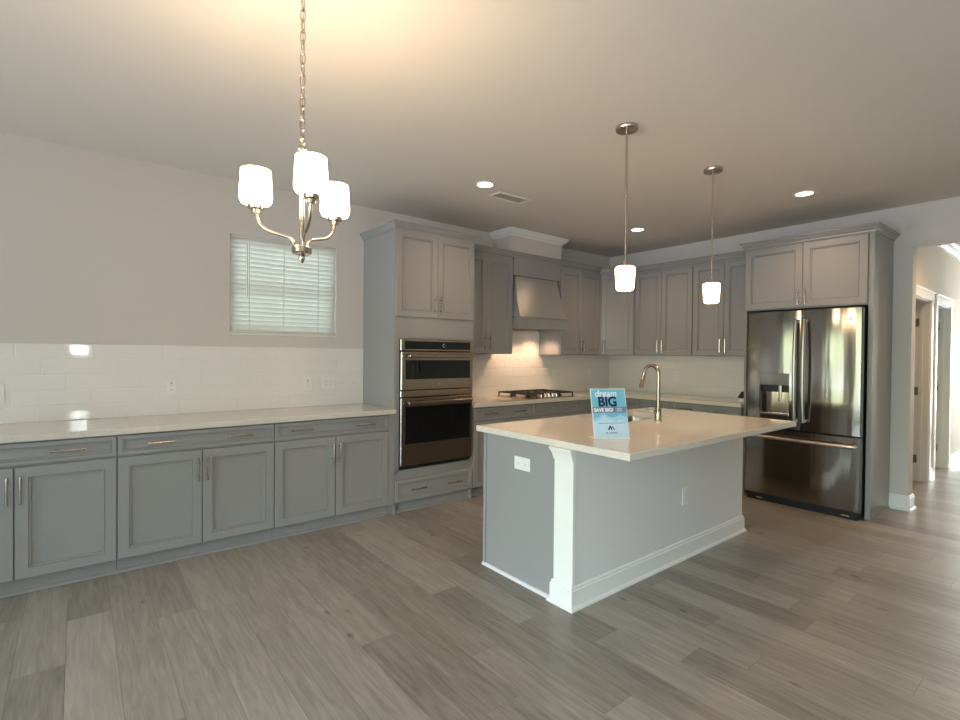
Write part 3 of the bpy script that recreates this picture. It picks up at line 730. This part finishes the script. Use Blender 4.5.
BP = scaled(BASE_PROF, 0.92)
MB().sweep(BP, [(PX - 0.004, 2.494), (PX - 0.004, 2.490), (BX1, 2.490), (BX1, BYE), (PX, BYE)]).build('island_baseboard', M['trim'], isl)
for i in range(4):   # doors on the working side facing the left wall
    a = 2.50 + i * 0.505
    d = MB().panel(-a - 0.503, -a, 0.098, 0.866).build('door', M['cab'], isl); d.rotation_euler = (0, 0, -R90); d.location = (BX0, 0, 0)
    bar_pull(d, -a - 0.03 if i % 2 else -a - 0.475, 0.70, 0.155, True)

# sink
sk = MB()
def rl(b, ins, z, r=0.03, n=5):
    x0, x1, y0, y1 = SK[0] + ins, SK[1] - ins, SK[2] + ins, SK[3] - ins; out = []
    for cx, cy, a0 in ((x1 - r, y1 - r, 0), (x0 + r, y1 - r, 90), (x0 + r, y0 + r, 180), (x1 - r, y0 + r, 270)):
        for k in range(n + 1):
            a = math.radians(a0 + 90 * k / n); out.append(b.bm.verts.new((cx + r * math.cos(a), cy + r * math.sin(a), z)))
    return out
LL = [rl(sk, -0.012, 0.8745), rl(sk, -0.012, 0.866), rl(sk, 0.003, 0.866), rl(sk, 0.010, 0.70, 0.045), rl(sk, 0.03, 0.665, 0.05), rl(sk, 0.16, 0.660, 0.02)]
LL = [rl(sk, -0.014, 0.864)] + [rl(sk, -0.014, 0.8748), rl(sk, -0.002, 0.8748)] + LL[3:]
LL2 = [rl(sk, 0.16, 0.655, 0.02), rl(sk, 0.025, 0.658, 0.05), rl(sk, 0.005, 0.70, 0.045), rl(sk, -0.006, 0.864)]
LL = LL + LL2 + [LL[0]]
for a, b_ in zip(LL, LL[1:]):
    n = len(a)
    for k in range(n): sk.bm.faces.new((a[k], a[(k + 1) % n], b_[(k + 1) % n], b_[k]))
for v in [v for v in sk.bm.verts if not v.link_faces]: sk.bm.verts.remove(v)
st = thing('kitchen_sink', 'stainless undermount sink bowl set in the island top by the faucet', 'sink', (0, 0, 0))
sk.build('bowl', M['sinksteel'], st, True, 50)
MB().lathe([(0.045, 0.6605), (0.045, 0.663), (0.03, 0.664), (0.0, 0.662)], (SK[0] + SK[1]) / 2, (SK[2] + SK[3]) / 2, 24).build('drain', M['chrome'], st, True)

# faucet
FX, FYY = 2.387, 3.712
fa = thing('kitchen_faucet', 'brushed nickel gooseneck faucet standing on the island top', 'faucet', (FX, FYY, CT))
MB().lathe([(0.028, 0.0), (0.028, 0.006), (0.024, 0.010), (0.023, 0.085), (0.020, 0.092), (0.0, 0.092)], n=24).build('base', M['faucet'], fa, True)
pts = [(0, 0, 0.088), (0, 0, 0.2), (0, 0, 0.31)]
for k in range(1, 13):
    a = PI * k / 12 * 0.96
    pts.append((-0.060 + 0.060 * math.cos(a), 0, 0.345 + 0.062 * math.sin(a)))
MB().tube(pts, 0.0135, 16).build('spout', M['faucet'], fa, True)
e_ = Vector(pts[-1]); dv = (Vector(pts[-1]) - Vector(pts[-2])).normalized()
MB().tube([e_ - dv * 0.004, e_ + dv * 0.03, e_ + dv * 0.11, e_ + dv * 0.115], [0.0135, 0.0155, 0.017, 0.014], 16).build('spray_head', M['faucet'], fa, True)
MB().tube([(0, 0, 0.065), (-0.012, -0.034, 0.066), (-0.016, -0.040, 0.067)], [0.012, 0.012, 0.010], 12).tube([(-0.016, -0.036, 0.068), (-0.05, -0.055, 0.078), (-0.085, -0.070, 0.084)], [0.006, 0.0055, 0.005], 10).build('lever', M['faucet'], fa, True)

# ================================================================== COOKTOP
ck = thing('gas_cooktop', 'black and steel gas cooktop set in the corner countertop below the hood', 'cooktop', (0.34, 4.50, CT))
MB().box(-0.25, 0.26, -0.375, 0.375, 0.0002, 0.010, 0.004).build('pan', M['ovensteel'], ck)
def grate(y0, y1):
    g = MB(); z = 0.052; t = 0.006
    for x in (-0.235, 0.235 if abs(y0) > 0.12 or abs(y1) > .13 else 0.12): g.box(x - t, x + t, y0, y1, z - 0.007, z + 0.007, 0.002)
    xe = 0.235 if abs(y0) > 0.12 or abs(y1) > .13 else 0.12
    for y in (y0 + t, y1 - t): g.box(-0.235, xe, y - t, y + t, z - 0.007, z + 0.007, 0.002)
    ym = (y0 + y1) / 2
    g.box(-0.235, xe, ym - 0.004, ym + 0.004, z - 0.004, z + 0.009, 0.001)
    for x in (-0.12, 0.0, 0.12):
        if x < xe - 0.02: g.box(x - 0.004, x + 0.004, y0, y1, z - 0.004, z + 0.009, 0.001)
    for x in (-0.235, xe):
        for y in (y0 + t, y1 - t): g.box(x - t, x + t, y - t, y + t, 0.010, z - 0.006)
    return g.build('grate', M['iron'], ck)
grate(-0.365, -0.125); grate(-0.120, 0.120); grate(0.125, 0.365)
for bx, by, r_ in ((-0.12, -0.245, 0.04), (0.12, -0.245, 0.034), (-0.06, 0.0, 0.05), (-0.12, 0.245, 0.034), (0.12, 0.245, 0.04)):
    MB().lathe([(r_, 0.010), (r_, 0.018), (r_ * 0.8, 0.020), (r_ * 0.8, 0.029), (r_ * 0.7, 0.032), (0.0, 0.032)], bx, by, 20).build('burner', M['iron'], ck, True)
for i in range(5):
    by = -0.12 + i * 0.06
    MB().lathe([(0.021, 0.010), (0.021, 0.014), (0.017, 0.016), (0.016, 0.040), (0.013, 0.043), (0.0, 0.043)], 0.205, by, 18).build('knob', M['chrome'], ck, True)

# small dark object at the counter end
dk = thing('black_card_stand', 'small black slanted card stand at the counter end beside the refrigerator panel', 'card stand', (2.02, 5.98, CT))
MB().box(-0.05, 0.06, -0.05, 0.05, 0.0, 0.035, 0.003).build('white_base', M['plate'], dk)
MB().extrude_x([(-0.06, 0.036), (0.055, 0.036), (0.055, 0.10), (0.045, 0.10)], -0.06, 0.07).build('slanted_card', M['black'], dk)

# ================================================================== REFRIGERATOR
RX, RW, RY = 2.205, 0.940, 5.545
rf = thing('refrigerator', 'stainless steel french door refrigerator with ice dispenser', 'refrigerator', (RX, RY, 0))
MB().box(0.006, RW - 0.006, 0.075, YB - RY - 0.03, 0.03, 1.815).build('cabinet_box', M['black'], rf)
MB().box(0.02, RW - 0.02, 0.03, 0.075, 0.0, 0.075).build('kick_grille', M['black'], rf)
for xx in (0.14, 0.84):
    MB().box(xx - 0.03, xx + 0.03, 0.012, 0.03, 0.022, 0.036, 0.003).build('levelling_foot', M['chrome'], rf)
def curved_door(x0, x1, z0, z1, nm, hole=None, n=14, bulge=0.014):
    """front bows outward toward -y, rounded side edges"""
    def yy(x):
        s_ = (x - x0) / (x1 - x0) * 2 - 1
        return bulge * (abs(s_) ** 2.4) + (0.004 if abs(s_) > 0.995 else 0)
    b = MB()
    if hole is None:
        xs = [x0 + (x1 - x0) * (0.5 - 0.5 * math.cos(PI * i / n)) for i in range(n + 1)]
        rects = [(xs, z0, z1)]
    poly = [(x0 + (x1 - x0) * (0.5 - 0.5 * math.cos(PI * i / n))) for i in range(n + 1)]
    if hole: poly = sorted(set(poly + [hole[0], hole[1]]))
    zs = [z0, z1] if hole is None else [z0, hole[2], hole[3], z1]
    G = [[b.bm.verts.new((x, yy(x), z)) for z in zs] for x in poly]
    Bk = [[b.bm.verts.new((x, 0.070, z)) for z in zs] for x in poly]
    nz = len(zs)
    for i in range(len(poly) - 1):
        for j in range(nz - 1):
            inhole = hole and hole[0] - 1e-6 <= poly[i] and poly[i + 1] <= hole[1] + 1e-6 and j == 1
            if not inhole: b.bm.faces.new((G[i][j], G[i + 1][j], G[i + 1][j + 1], G[i][j + 1]))
            b.bm.faces.new((Bk[i][j], Bk[i][j + 1], Bk[i + 1][j + 1], Bk[i + 1][j]))
        b.bm.faces.new((G[i][0], Bk[i][0], Bk[i + 1][0], G[i + 1][0])); b.bm.faces.new((G[i][-1], G[i + 1][-1], Bk[i + 1][-1], Bk[i][-1]))
    for i in (0, -1):
        for j in range(nz - 1): b.bm.faces.new((G[i][j], G[i][j + 1], Bk[i][j + 1], Bk[i][j]))
    return b.build(nm, M['steel'], rf, True, 30)
XS = 0.487
HOLE = (0.132, 0.392, 0.842, 1.240)
dl = curved_door(0.0, XS - 0.003, 0.722, 1.822, 'left_door', HOLE)
drr = curved_door(XS + 0.003, RW, 0.722, 1.822, 'right_door')
fz = curved_door(0.0, RW, 0.075, 0.705, 'freezer_drawer', bulge=0.016, n=20)
# dispenser
h0, h1, hz_0, hz_1 = HOLE
MB().box(h0, h1, 0.0015, 0.02, 1.125, 1.240, 0.002).build('dispenser_panel', M['steel'], dl)
MB().box(h0, h1, 0.062, 0.068, hz_0, 1.125).box(h0, h0 + 0.004, 0.008, 0.062, hz_0, 1.125).box(h1 - 0.004, h1, 0.008, 0.062, hz_0, 1.125).build('dispenser_recess', M['black'], dl)
MB().box(h0, h1, 0.004, 0.062, hz_0, hz_0 + 0.018, 0.002).build('drip_tray', M['chrome'], dl)
MB().box(0.29, 0.315, 0.030, 0.045, 0.97, 1.125, 0.004).build('dispenser_paddle', M['nickel'], dl)
c = MB()
N = 10; va = []; vb = []
for i in range(N + 1):
    s_ = i / N; x = h0 + 0.004 + (h1 - h0 - 0.008) * s_; y = 0.058 - 0.02 * math.sin(PI * s_) * (1 if s_ < 0.5 else 0.6)
    va.append(c.bm.verts.new((x, y, hz_0 + 0.018))); vb.append(c.bm.verts.new((x, y, 1.06)))
for i in range(N): c.bm.faces.new((va[i], va[i + 1], vb[i + 1], vb[i]))
c.build('dispenser_back', M['ovensteel'], dl, True, 60)
# handles
def fridge_handle(parent, x, z0, z1):
    m = MB(); n = 13; P_ = []
    for i in range(n):
        s_ = i / (n - 1); P_.append((x, -0.036 - 0.028 * math.sin(PI * s_) ** 0.6, z0 + (z1 - z0) * s_))
    m.tube(P_, 0.0155, 12)
    for z in (z0 + 0.012, z1 - 0.012): m.box(x - 0.010, x + 0.010, -0.036, 0.012, z - 0.014, z + 0.014, 0.003)
    return m.build('handle', M['handlesteel'], parent, True, 60)
fridge_handle(dl, XS - 0.035, 0.80, 1.735); fridge_handle(drr, XS + 0.035, 0.80, 1.735)
m = MB(); P_ = [(0.05 + 0.865 * i / 12, -0.038 - 0.022 * math.sin(PI * i / 12) ** 0.6, 0.632) for i in range(13)]
m.tube(P_, 0.016, 12)
for x in (0.064, 0.901): m.box(x - 0.014, x + 0.014, -0.038, 0.014, 0.621, 0.643, 0.003)
m.build('handle', M['handlesteel'], fz, True, 60)
# round badge
bd = MB().lathe([(0.019, 0.0), (0.019, -0.002), (0.0165, -0.003), (0.0, -0.003)], axis='y', c=(0.862, 0.0060, 1.722), n=28).build('badge', M['chrome'], drr, True)

def text_mesh(txt, size, mat, parent, loc, name, bold=0.0, shear=0.0, rot=(0, 0, 0), wx=1.0, align='CENTER', ext=0.0003):
    cu = D.curves.new('t', 'FONT'); cu.body = txt; cu.size = size; cu.align_x = align; cu.extrude = ext;  cu.shear = shear
    ob = D.objects.new('t', cu); COL.objects.link(ob)
    dg = bpy.context.evaluated_depsgraph_get(); dg.update()
    me = D.meshes.new_from_object(ob.evaluated_get(dg)); D.objects.remove(ob)
    for v in me.vertices: v.co.x *= wx
    if bold:      # heavier strokes: the outline repeated with tiny offsets
        b0 = bmesh.new(); b0.from_mesh(me); tmp = me.copy(); base = [v.co.copy() for v in tmp.vertices]
        for k in range(8):
            for v, c0 in zip(tmp.vertices, base): v.co = c0 + Vector((bold * math.cos(k * PI / 4), bold * math.sin(k * PI / 4), 0.00002 * k))
            b0.from_mesh(tmp)
        b0.to_mesh(me); b0.free()
    me.materials.clear(); me.materials.append(mat)
    o = D.objects.new(name, me); COL.objects.link(o); o.parent = parent; o.location = loc; o.rotation_euler = rot
    return o
text_mesh('GE', 0.020, M['black'], drr, (0.862, 0.0028, 1.7155), 'badge_lettering', rot=(R90, 0, 0))

# ================================================================== SIGN
sg = thing('tabletop_sign', 'blue leaning advertising sign in a clear holder on the island top', 'sign', (2.672, 2.782, CT), math.radians(63.5))
# local: x across (left to right seen from the front), -y toward viewer, z up
SW, SH_, TILT = 0.212, 0.284, math.radians(14)
pl = MB()
def tilt_pt(x, s_, off=0.0): # s_ along slanted face, off = forward
    return (x, s_ * math.sin(TILT) - off * math.cos(TILT), 0.004 + s_ * math.cos(TILT) + -off * math.sin(TILT) * 0)
for (o0, o1) in ((0.0, 0.003),):
    a = [pl.bm.verts.new(tilt_pt(x, s_, -0.004)) for x, s_ in ((-SW / 2 - 0.004, 0), (SW / 2 + 0.004, 0), (SW / 2 + 0.004, SH_ + 0.004), (-SW / 2 - 0.004, SH_ + 0.004))]
    b_ = [pl.bm.verts.new(tilt_pt(x, s_, -0.0005)) for x, s_ in ((-SW / 2 - 0.004, 0), (SW / 2 + 0.004, 0), (SW / 2 + 0.004, SH_ + 0.004), (-SW / 2 - 0.004, SH_ + 0.004))]
    pl.bm.faces.new(a); pl.bm.faces.new(list(reversed(b_)))
    for k in range(4): pl.bm.faces.new((a[k], b_[k], b_[(k + 1) % 4], a[(k + 1) % 4]))
pl.box(-SW / 2 - 0.004, SW / 2 + 0.004, -0.001, 0.085, 0.0003, 0.0035)
pl.build('holder', M['acrylic'], sg)
ROT = (R90 - TILT, 0, 0)      # local XY of the artwork -> slanted face
def art(name, polys, mat, lift):
    b = MB()
    for poly in polys:
        vs_ = [b.bm.verts.new((x, y, lift)) for x, y in poly]; v2 = [b.bm.verts.new((x, y, lift - 0.0003)) for x, y in poly]
        b.bm.faces.new(vs_); b.bm.faces.new(list(reversed(v2))); n = len(poly)
        for k in range(n): b.bm.faces.new((vs_[k], vs_[(k + 1) % n], v2[(k + 1) % n], v2[k]))
    return b
def rect(x0, x1, y0, y1): return [(x0, y0), (x1, y0), (x1, y1), (x0, y1)]
hw = 0.198 / 2
AS = (SW / 0.198, SH_ / 0.262, 1)
paper = art('poster', [rect(-hw, hw, 0.002, 0.262)], M['cyan'], 0.0006).build('poster', M['cyan'], sg)
paper.scale = AS; paper.rotation_euler = ROT; paper.location = (0, 0, 0.004)
art('a', [[(-hw, 0.002), (hw, 0.002), (hw, 0.085), (0.055, 0.098), (0.03, 0.085), (-0.01, 0.100), (-0.035, 0.118), (-0.06, 0.100), (-hw, 0.088)]], None, 0.0010).build('pale_lower_field', M['paleblue'], paper)
art('a', [[(-hw, 0.100), (-0.065, 0.112), (-0.038, 0.136), (-0.008, 0.112), (0.02, 0.108), (0.062, 0.122), (hw, 0.108), (hw, 0.090), (-hw, 0.088)]], None, 0.0008).build('mountain_shape', M['palerblue'], paper)
art('a', [rect(-hw, hw, 0.134, 0.166)], None, 0.0013).build('dark_band', M['band'], paper)
text_mesh('dream', 0.050, M['whiteink'], paper, (-0.015, 0.222, 0.0016), 'dream_lettering', bold=0.0009, shear=0.15)
text_mesh('BIG', 0.072, M['navy'], paper, (-0.008, 0.170, 0.0016), 'big_lettering', bold=0.0026)
text_mesh('SAVE BIG!', 0.026, M['whiteink'], paper, (-0.035, 0.141, 0.0018), 'save_big_lettering', bold=0.0010)
text_mesh('MORE', 0.011, M['whiteink'], paper, (0.058, 0.152, 0.0018), 'small_lettering')
text_mesh('TODAY', 0.011, M['whiteink'], paper, (0.058, 0.141, 0.0018), 'small_lettering')
art('a', [rect(-0.07, 0.085, 0.0775, 0.0795)], None, 0.0014).build('rule_line', M['navy'], paper)
art('a', [[(-0.022, 0.042), (-0.012, 0.042), (-0.006, 0.056), (-0.002, 0.042), (0.006, 0.042), (0.000, 0.064), (-0.010, 0.064)],
          [(0.004, 0.060), (0.014, 0.042), (0.020, 0.042), (0.010, 0.062)]], None, 0.0014).build('logo_mark', M['navy'], paper)
text_mesh('M | HOMES', 0.014, M['navy'], paper, (0.0, 0.022, 0.0014), 'logo_lettering')

# ================================================================== OUTLETS
def outlet(label, loc, rz, kind='duplex', w=0.072, h=0.118, group=None):
    """local front is -y, centre at loc"""
    t = thing('wall_outlet' if kind != 'switch' else 'light_switch', label, 'outlet' if kind != 'switch' else 'switch', loc, rz)
    MB().box(-w / 2, w / 2, -0.006, 0, -h / 2, h / 2, 0.002).build('cover_plate', M['plate'], t)
    gangs = [(0.0, 0.0)] if w < 0.09 else [(-0.023, 0.0), (0.023, 0.0)]
    sw, sh = 0.0165, 0.034
    if kind == 'horizontal': gangs = [(-0.030, 0.0), (0.030, 0.0)]; sw, sh = 0.024, 0.017
    for gx, gz in gangs:
        f = MB().box(gx - sw, gx + sw, -0.0085, -0.006, -sh, sh, 0.001).build('receptacle', M['plate'], t)
        s_ = MB()
        for ox, oz_ in (((0, -0.017), (0, 0.017)) if kind != 'horizontal' else ((0, 0),)):
            s_.box(gx - 0.008, gx - 0.006, -0.0088, -0.0085, oz_ - 0.004, oz_ + 0.005).box(gx + 0.006, gx + 0.008, -0.0088, -0.0085, oz_ - 0.003, oz_ + 0.004)
            s_.box(gx - 0.002, gx + 0.002, -0.0088, -0.0085, oz_ - 0.010, oz_ - 0.006)
        s_.build('slots', M['slot'], f)
        if kind == 'gfci':
            MB().box(gx - 0.007, gx + 0.007, -0.0092, -0.0085, 0.028, 0.0335).build('test_button', M['slot'], f)
    return t
TX = 0.0092
outlet('white outlet cut by the photo left edge, on the left tile backsplash', (TX, -0.020, 1.110), R90, 'gfci')
outlet('white outlet on the left backsplash, between the window and the left edge', (TX, 0.940, 1.121), R90, 'gfci')
outlet('white outlet on the backsplash under the window, left of the double switch', (TX, 1.976, 1.118), R90, 'gfci')
outlet('white double outlet plate on the backsplash nearest the oven cabinet', (TX, 2.164, 1.121), R90, 'duplex', 0.118, 0.118)
outlet('white outlet on the tile between the cooktop and the corner', (TX, 5.15, 1.15), R90)
outlet('white outlet on the tile right in the kitchen corner', (TX, 5.86, 1.15), R90)
outlet('white outlet on the back wall tile behind the faucet', (1.05, YB - 0.0092, 1.15), 0)
outlet('white outlet on the back wall tile left of the refrigerator', (1.90, YB - 0.0092, 1.15), 0)
outlet('white double outlet on the grey end panel of the island', (2.232, 2.4938, 0.730), 0, 'horizontal', 0.134, 0.078)
outlet('white outlet low on the long side of the island', (BX1 + 0.0002, 3.655, 0.425), R90)

# ================================================================== LIGHT FITTINGS
def link_lamp(name, kind, loc, energy, color, size, spot=None, parent=None):
    l = D.lights.new(name, kind); l.energy = energy; l.color = color; l.shadow_soft_size = size
    if spot: l.spot_size = math.radians(spot); l.spot_blend = 0.8
    o = D.objects.new(name, l); COL.objects.link(o); o.location = loc
    return o
def downlight(x, y, label):
    t = thing('recessed_light', label, 'ceiling light', (x, y, H), 0, 'recessed ceiling lights')
    c = MB(); prof = [(0.062, -0.0005), (0.062, -0.004), (0.070, -0.007), (0.084, -0.005), (0.088, -0.0005)]
    n = 36; rg = [[c.bm.verts.new((r * math.cos(2 * PI * k / n), r * math.sin(2 * PI * k / n), z)) for k in range(n)] for r, z in prof]
    for a, b_ in zip(rg, rg[1:] + rg[:1]):
        for k in range(n): c.bm.faces.new((a[k], a[(k + 1) % n], b_[(k + 1) % n], b_[k]))
    c.build('trim_ring', M['trim'], t, True)
    MB().lathe([(0.0615, -0.0006), (0.0615, -0.003), (0.0, -0.003)], n=36).build('lens', M['lens'], t)
    link_lamp('downlight_lamp', 'SPOT', (x, y, H - 0.02), P_REC if y < 6.5 else 60.0, (1.0, 0.63, 0.33), 0.06, 140)
downlight(1.228, 2.995, 'round recessed ceiling light beside the ceiling vent')
downlight(1.179, 5.209, 'round recessed ceiling light just right of the nearer pendant rod')
downlight(2.810, 5.213, 'round recessed ceiling light nearest the refrigerator cabinet')
# one out of view over the hall
downlight(3.9, 7.0, 'recessed ceiling light in the hall just past the opening')
downlight(3.9, 10.2, 'recessed ceiling light far down the hall')

vt = thing('ceiling_vent', 'white rectangular air vent in the ceiling by a recessed light', 'vent', (1.098, 3.386, H))
v = MB().box(-0.078, -0.056, -0.185, 0.185, -0.006, -0.0005).box(0.056, 0.078, -0.185, 0.185, -0.006, -0.0005).box(-0.056, 0.056, -0.185, -0.163, -0.006, -0.0005).box(-0.056, 0.056, 0.163, 0.185, -0.006, -0.0005)
v.build('frame', M['trim'], vt)
v = MB()
for i in range(7):
    x = -0.047 + i * 0.0157
    v.quad((x - 0.006, -0.163, -0.0030), (x + 0.005, -0.163, -0.0055), (x + 0.005, 0.163, -0.0055), (x - 0.006, 0.163, -0.0030))
v.build('louvres', M['ceiling'], vt)
MB().box(-0.056, 0.056, -0.163, 0.163, -0.0007, -0.0002).build('duct_plate', M['ceiling'], vt)

def opal(cz0, cz1, r0, r1, round_bottom=True, n=32):
    """open-topped glass cup, wall thickness 3 mm"""
    hgt = cz1 - cz0; out = []
    out += [(0.018, cz0), (r0 * 0.62, cz0 + 0.001), (r0 * 0.86, cz0 + 0.006), (r0 * 0.97, cz0 + 0.018)]
    for k in range(1, 7):
        s_ = k / 6; out.append((r0 + (r1 - r0) * s_, cz0 + 0.018 + (hgt - 0.018) * s_))
    inn = [(max(r - 0.003, 0.015), z + (0.003 if i < 4 else 0)) for i, (r, z) in enumerate(out)]
    return out + list(reversed(inn))
def closed_lathe(prof, n=32, cx=0, cy=0):
    b = MB(); rg = [[b.bm.verts.new((cx + r * math.cos(2 * PI * k / n), cy + r * math.sin(2 * PI * k / n), z)) for k in range(n)] for r, z in prof]
    for a, b_ in zip(rg, rg[1:] + rg[:1]):
        for k in range(n): b.bm.faces.new((a[k], a[(k + 1) % n], b_[(k + 1) % n], b_[k]))
    return b

# pendants over the island (closed at the top by the fitter, open underneath)
def pendant(x, y, label):
    t = thing('pendant_light', label, 'pendant light', (x, y, H), 0, 'pendant lights over the island')
    zt, zb = 1.936 - H, 1.790 - H
    MB().lathe([(0.068, -0.0005), (0.068, -0.016), (0.064, -0.022), (0.012, -0.026), (0.0, -0.026)], n=32).build('canopy', M['nickel'], t, True)
    zj = 2.37 - H
    MB().tube([(0, 0, -0.025), (0, 0, zj)], 0.0075, 12).tube([(0, 0, zj + 0.012), (0, 0, zj - 0.012)], 0.0095, 12).tube([(0, 0, zj), (0, 0, zt + 0.03)], 0.0055, 12).build('rod', M['nickel'], t, True)
    MB().lathe([(0.0, zt + 0.034), (0.010, zt + 0.034), (0.016, zt + 0.024), (0.016, zt + 0.008), (0.026, zt + 0.004), (0.026, zt), (0.0, zt)], n=20).build('fitter', M['nickel'], t, True)
    out = [(0.012, zt), (0.052, zt - 0.001), (0.058, zt - 0.006), (0.0595, zt - 0.02), (0.056, zt - 0.08), (0.0525, zb + 0.012), (0.048, zb + 0.003), (0.040, zb)]
    inn = [(r - 0.003, z - (0.003 if i < 3 else 0)) for i, (r, z) in enumerate(out)]
    closed_lathe(out + list(reversed(inn))).build('glass_shade', M['shade'], t, True, 50)
    MB().lathe([(0.013, zt - 0.003), (0.013, zt - 0.04), (0.026, zt - 0.065), (0.028, zt - 0.09), (0.018, zt - 0.112), (0.0, zt - 0.118)], n=16).build('bulb', M['lens'], t, True)
    link_lamp('pendant_lamp', 'SPOT', (x, y, 1.80), P_PEND, (1.0, 0.60, 0.31), 0.04, 150)
pendant(2.590, 3.000, 'nearer brushed nickel pendant with white glass shade, closest to the camera')
pendant(2.590, 4.073, 'farther brushed nickel pendant with white glass shade, left of the refrigerator')

# chandelier
CX, CY = 2.634, 1.012
ch = thing('chandelier', 'three-arm brushed nickel chandelier with white glass shades hanging by a chain', 'chandelier', (CX, CY, 0))
MB().lathe([(0.065, H - 0.0005), (0.065, H - 0.012), (0.058, H - 0.022), (0.014, H - 0.030), (0.0, H - 0.030)]).build('canopy', M['nickel'], ch, True)
chain = MB(); z = 2.144; i = 0; LP, LR, RR = 0.0385, 0.026, 0.0095
while z < H - 0.045:
    pts = []
    for k in range(16):
        a = 2 * PI * k / 16; u_, v_ = RR * math.cos(a), LR * math.sin(a)
        pts.append((u_, 0, z + LR + v_) if i % 2 else (0, u_, z + LR + v_))
    ang = math.radians(38)
    pts = [(p[0] * math.cos(ang) - p[1] * math.sin(ang), p[0] * math.sin(ang) + p[1] * math.cos(ang), p[2]) for p in pts]
    chain.ringtube(pts, 0.0022, 6); z += LP; i += 1
chain.build('chain', M['nickel'], ch, True, 80)
MB().tube([(0.003 * math.sin(q * 2.1), 0.003 * math.cos(q * 2.1), 2.14 + (H - 0.03 - 2.14) * q / 16) for q in range(17)], 0.0017, 6).build('wire', M['nickel'], ch, True)
MB().lathe([(0.0, 1.712), (0.006, 1.714), (0.009, 1.722), (0.011, 1.728), (0.011, 1.740), (0.008, 1.746), (0.0085, 1.80), (0.0085, 2.11), (0.014, 2.116), (0.014, 2.128), (0.006, 2.134), (0.0, 2.134)], n=20).build('stem', M['nickel'], ch, True)
MB().ringtube([(0.010 * math.cos(a_ * PI / 8) * 0.79, 0.010 * math.cos(a_ * PI / 8) * 0.61, 2.144 + 0.012 * math.sin(a_ * PI / 8)) for a_ in range(16)], 0.0025, 6).build('loop', M['nickel'], ch, True)
MB().lathe([(0.0, 1.744), (0.030, 1.744), (0.034, 1.749), (0.034, 1.766), (0.030, 1.771), (0.0, 1.771)], n=28).build('hub', M['nickel'], ch, True)
for deg in (-123.0, -9.0, 112.0):
    a = math.radians(deg); dx, dy = math.cos(a), math.sin(a); R_ = 0.159
    ctrl = [(0.026, 1.768), (0.029, 1.786), (0.044, 1.802), (0.078, 1.812), (0.112, 1.822), (0.138, 1.840), (0.153, 1.866), (R_, 1.900)]
    pp = []
    for q in range(len(ctrl) - 1):   # catmull-rom
        p0, p1, p2, p3 = ctrl[max(q - 1, 0)], ctrl[q], ctrl[q + 1], ctrl[min(q + 2, len(ctrl) - 1)]
        for s_ in (0, 0.25, 0.5, 0.75):
            pp.append(tuple(0.5 * ((2 * p1[j]) + (-p0[j] + p2[j]) * s_ + (2 * p0[j] - 5 * p1[j] + 4 * p2[j] - p3[j]) * s_ ** 2 + (-p0[j] + 3 * p1[j] - 3 * p2[j] + p3[j]) * s_ ** 3) for j in (0, 1)))
    pp.append(ctrl[-1])
    arm = MB().tube([(dx * r_, dy * r_, z_) for r_, z_ in pp], 0.0055, 10).build('arm', M['nickel'], ch, True, 60)
    MB().lathe([(0.0, 1.884), (0.014, 1.884), (0.015, 1.897), (0.026, 1.899), (0.028, 1.913), (0.0, 1.913)], dx * R_, dy * R_, 24).build('fitter', M['nickel'], arm, True)
    closed_lathe(opal(1.913, 2.035, 0.056, 0.050), 36, dx * R_, dy * R_).build('glass_shade', M['shade'], arm, True, 50)
    MB().lathe([(0.013, 1.911), (0.013, 1.945), (0.027, 1.975), (0.028, 1.995), (0.016, 2.022), (0.0, 2.028)], dx * R_, dy * R_, 16).build('bulb', M['lens'], arm, True)
    link_lamp('chandelier_lamp', 'POINT', (CX + dx * R_, CY + dy * R_, 2.05), P_CHAND, WARM, 0.03)
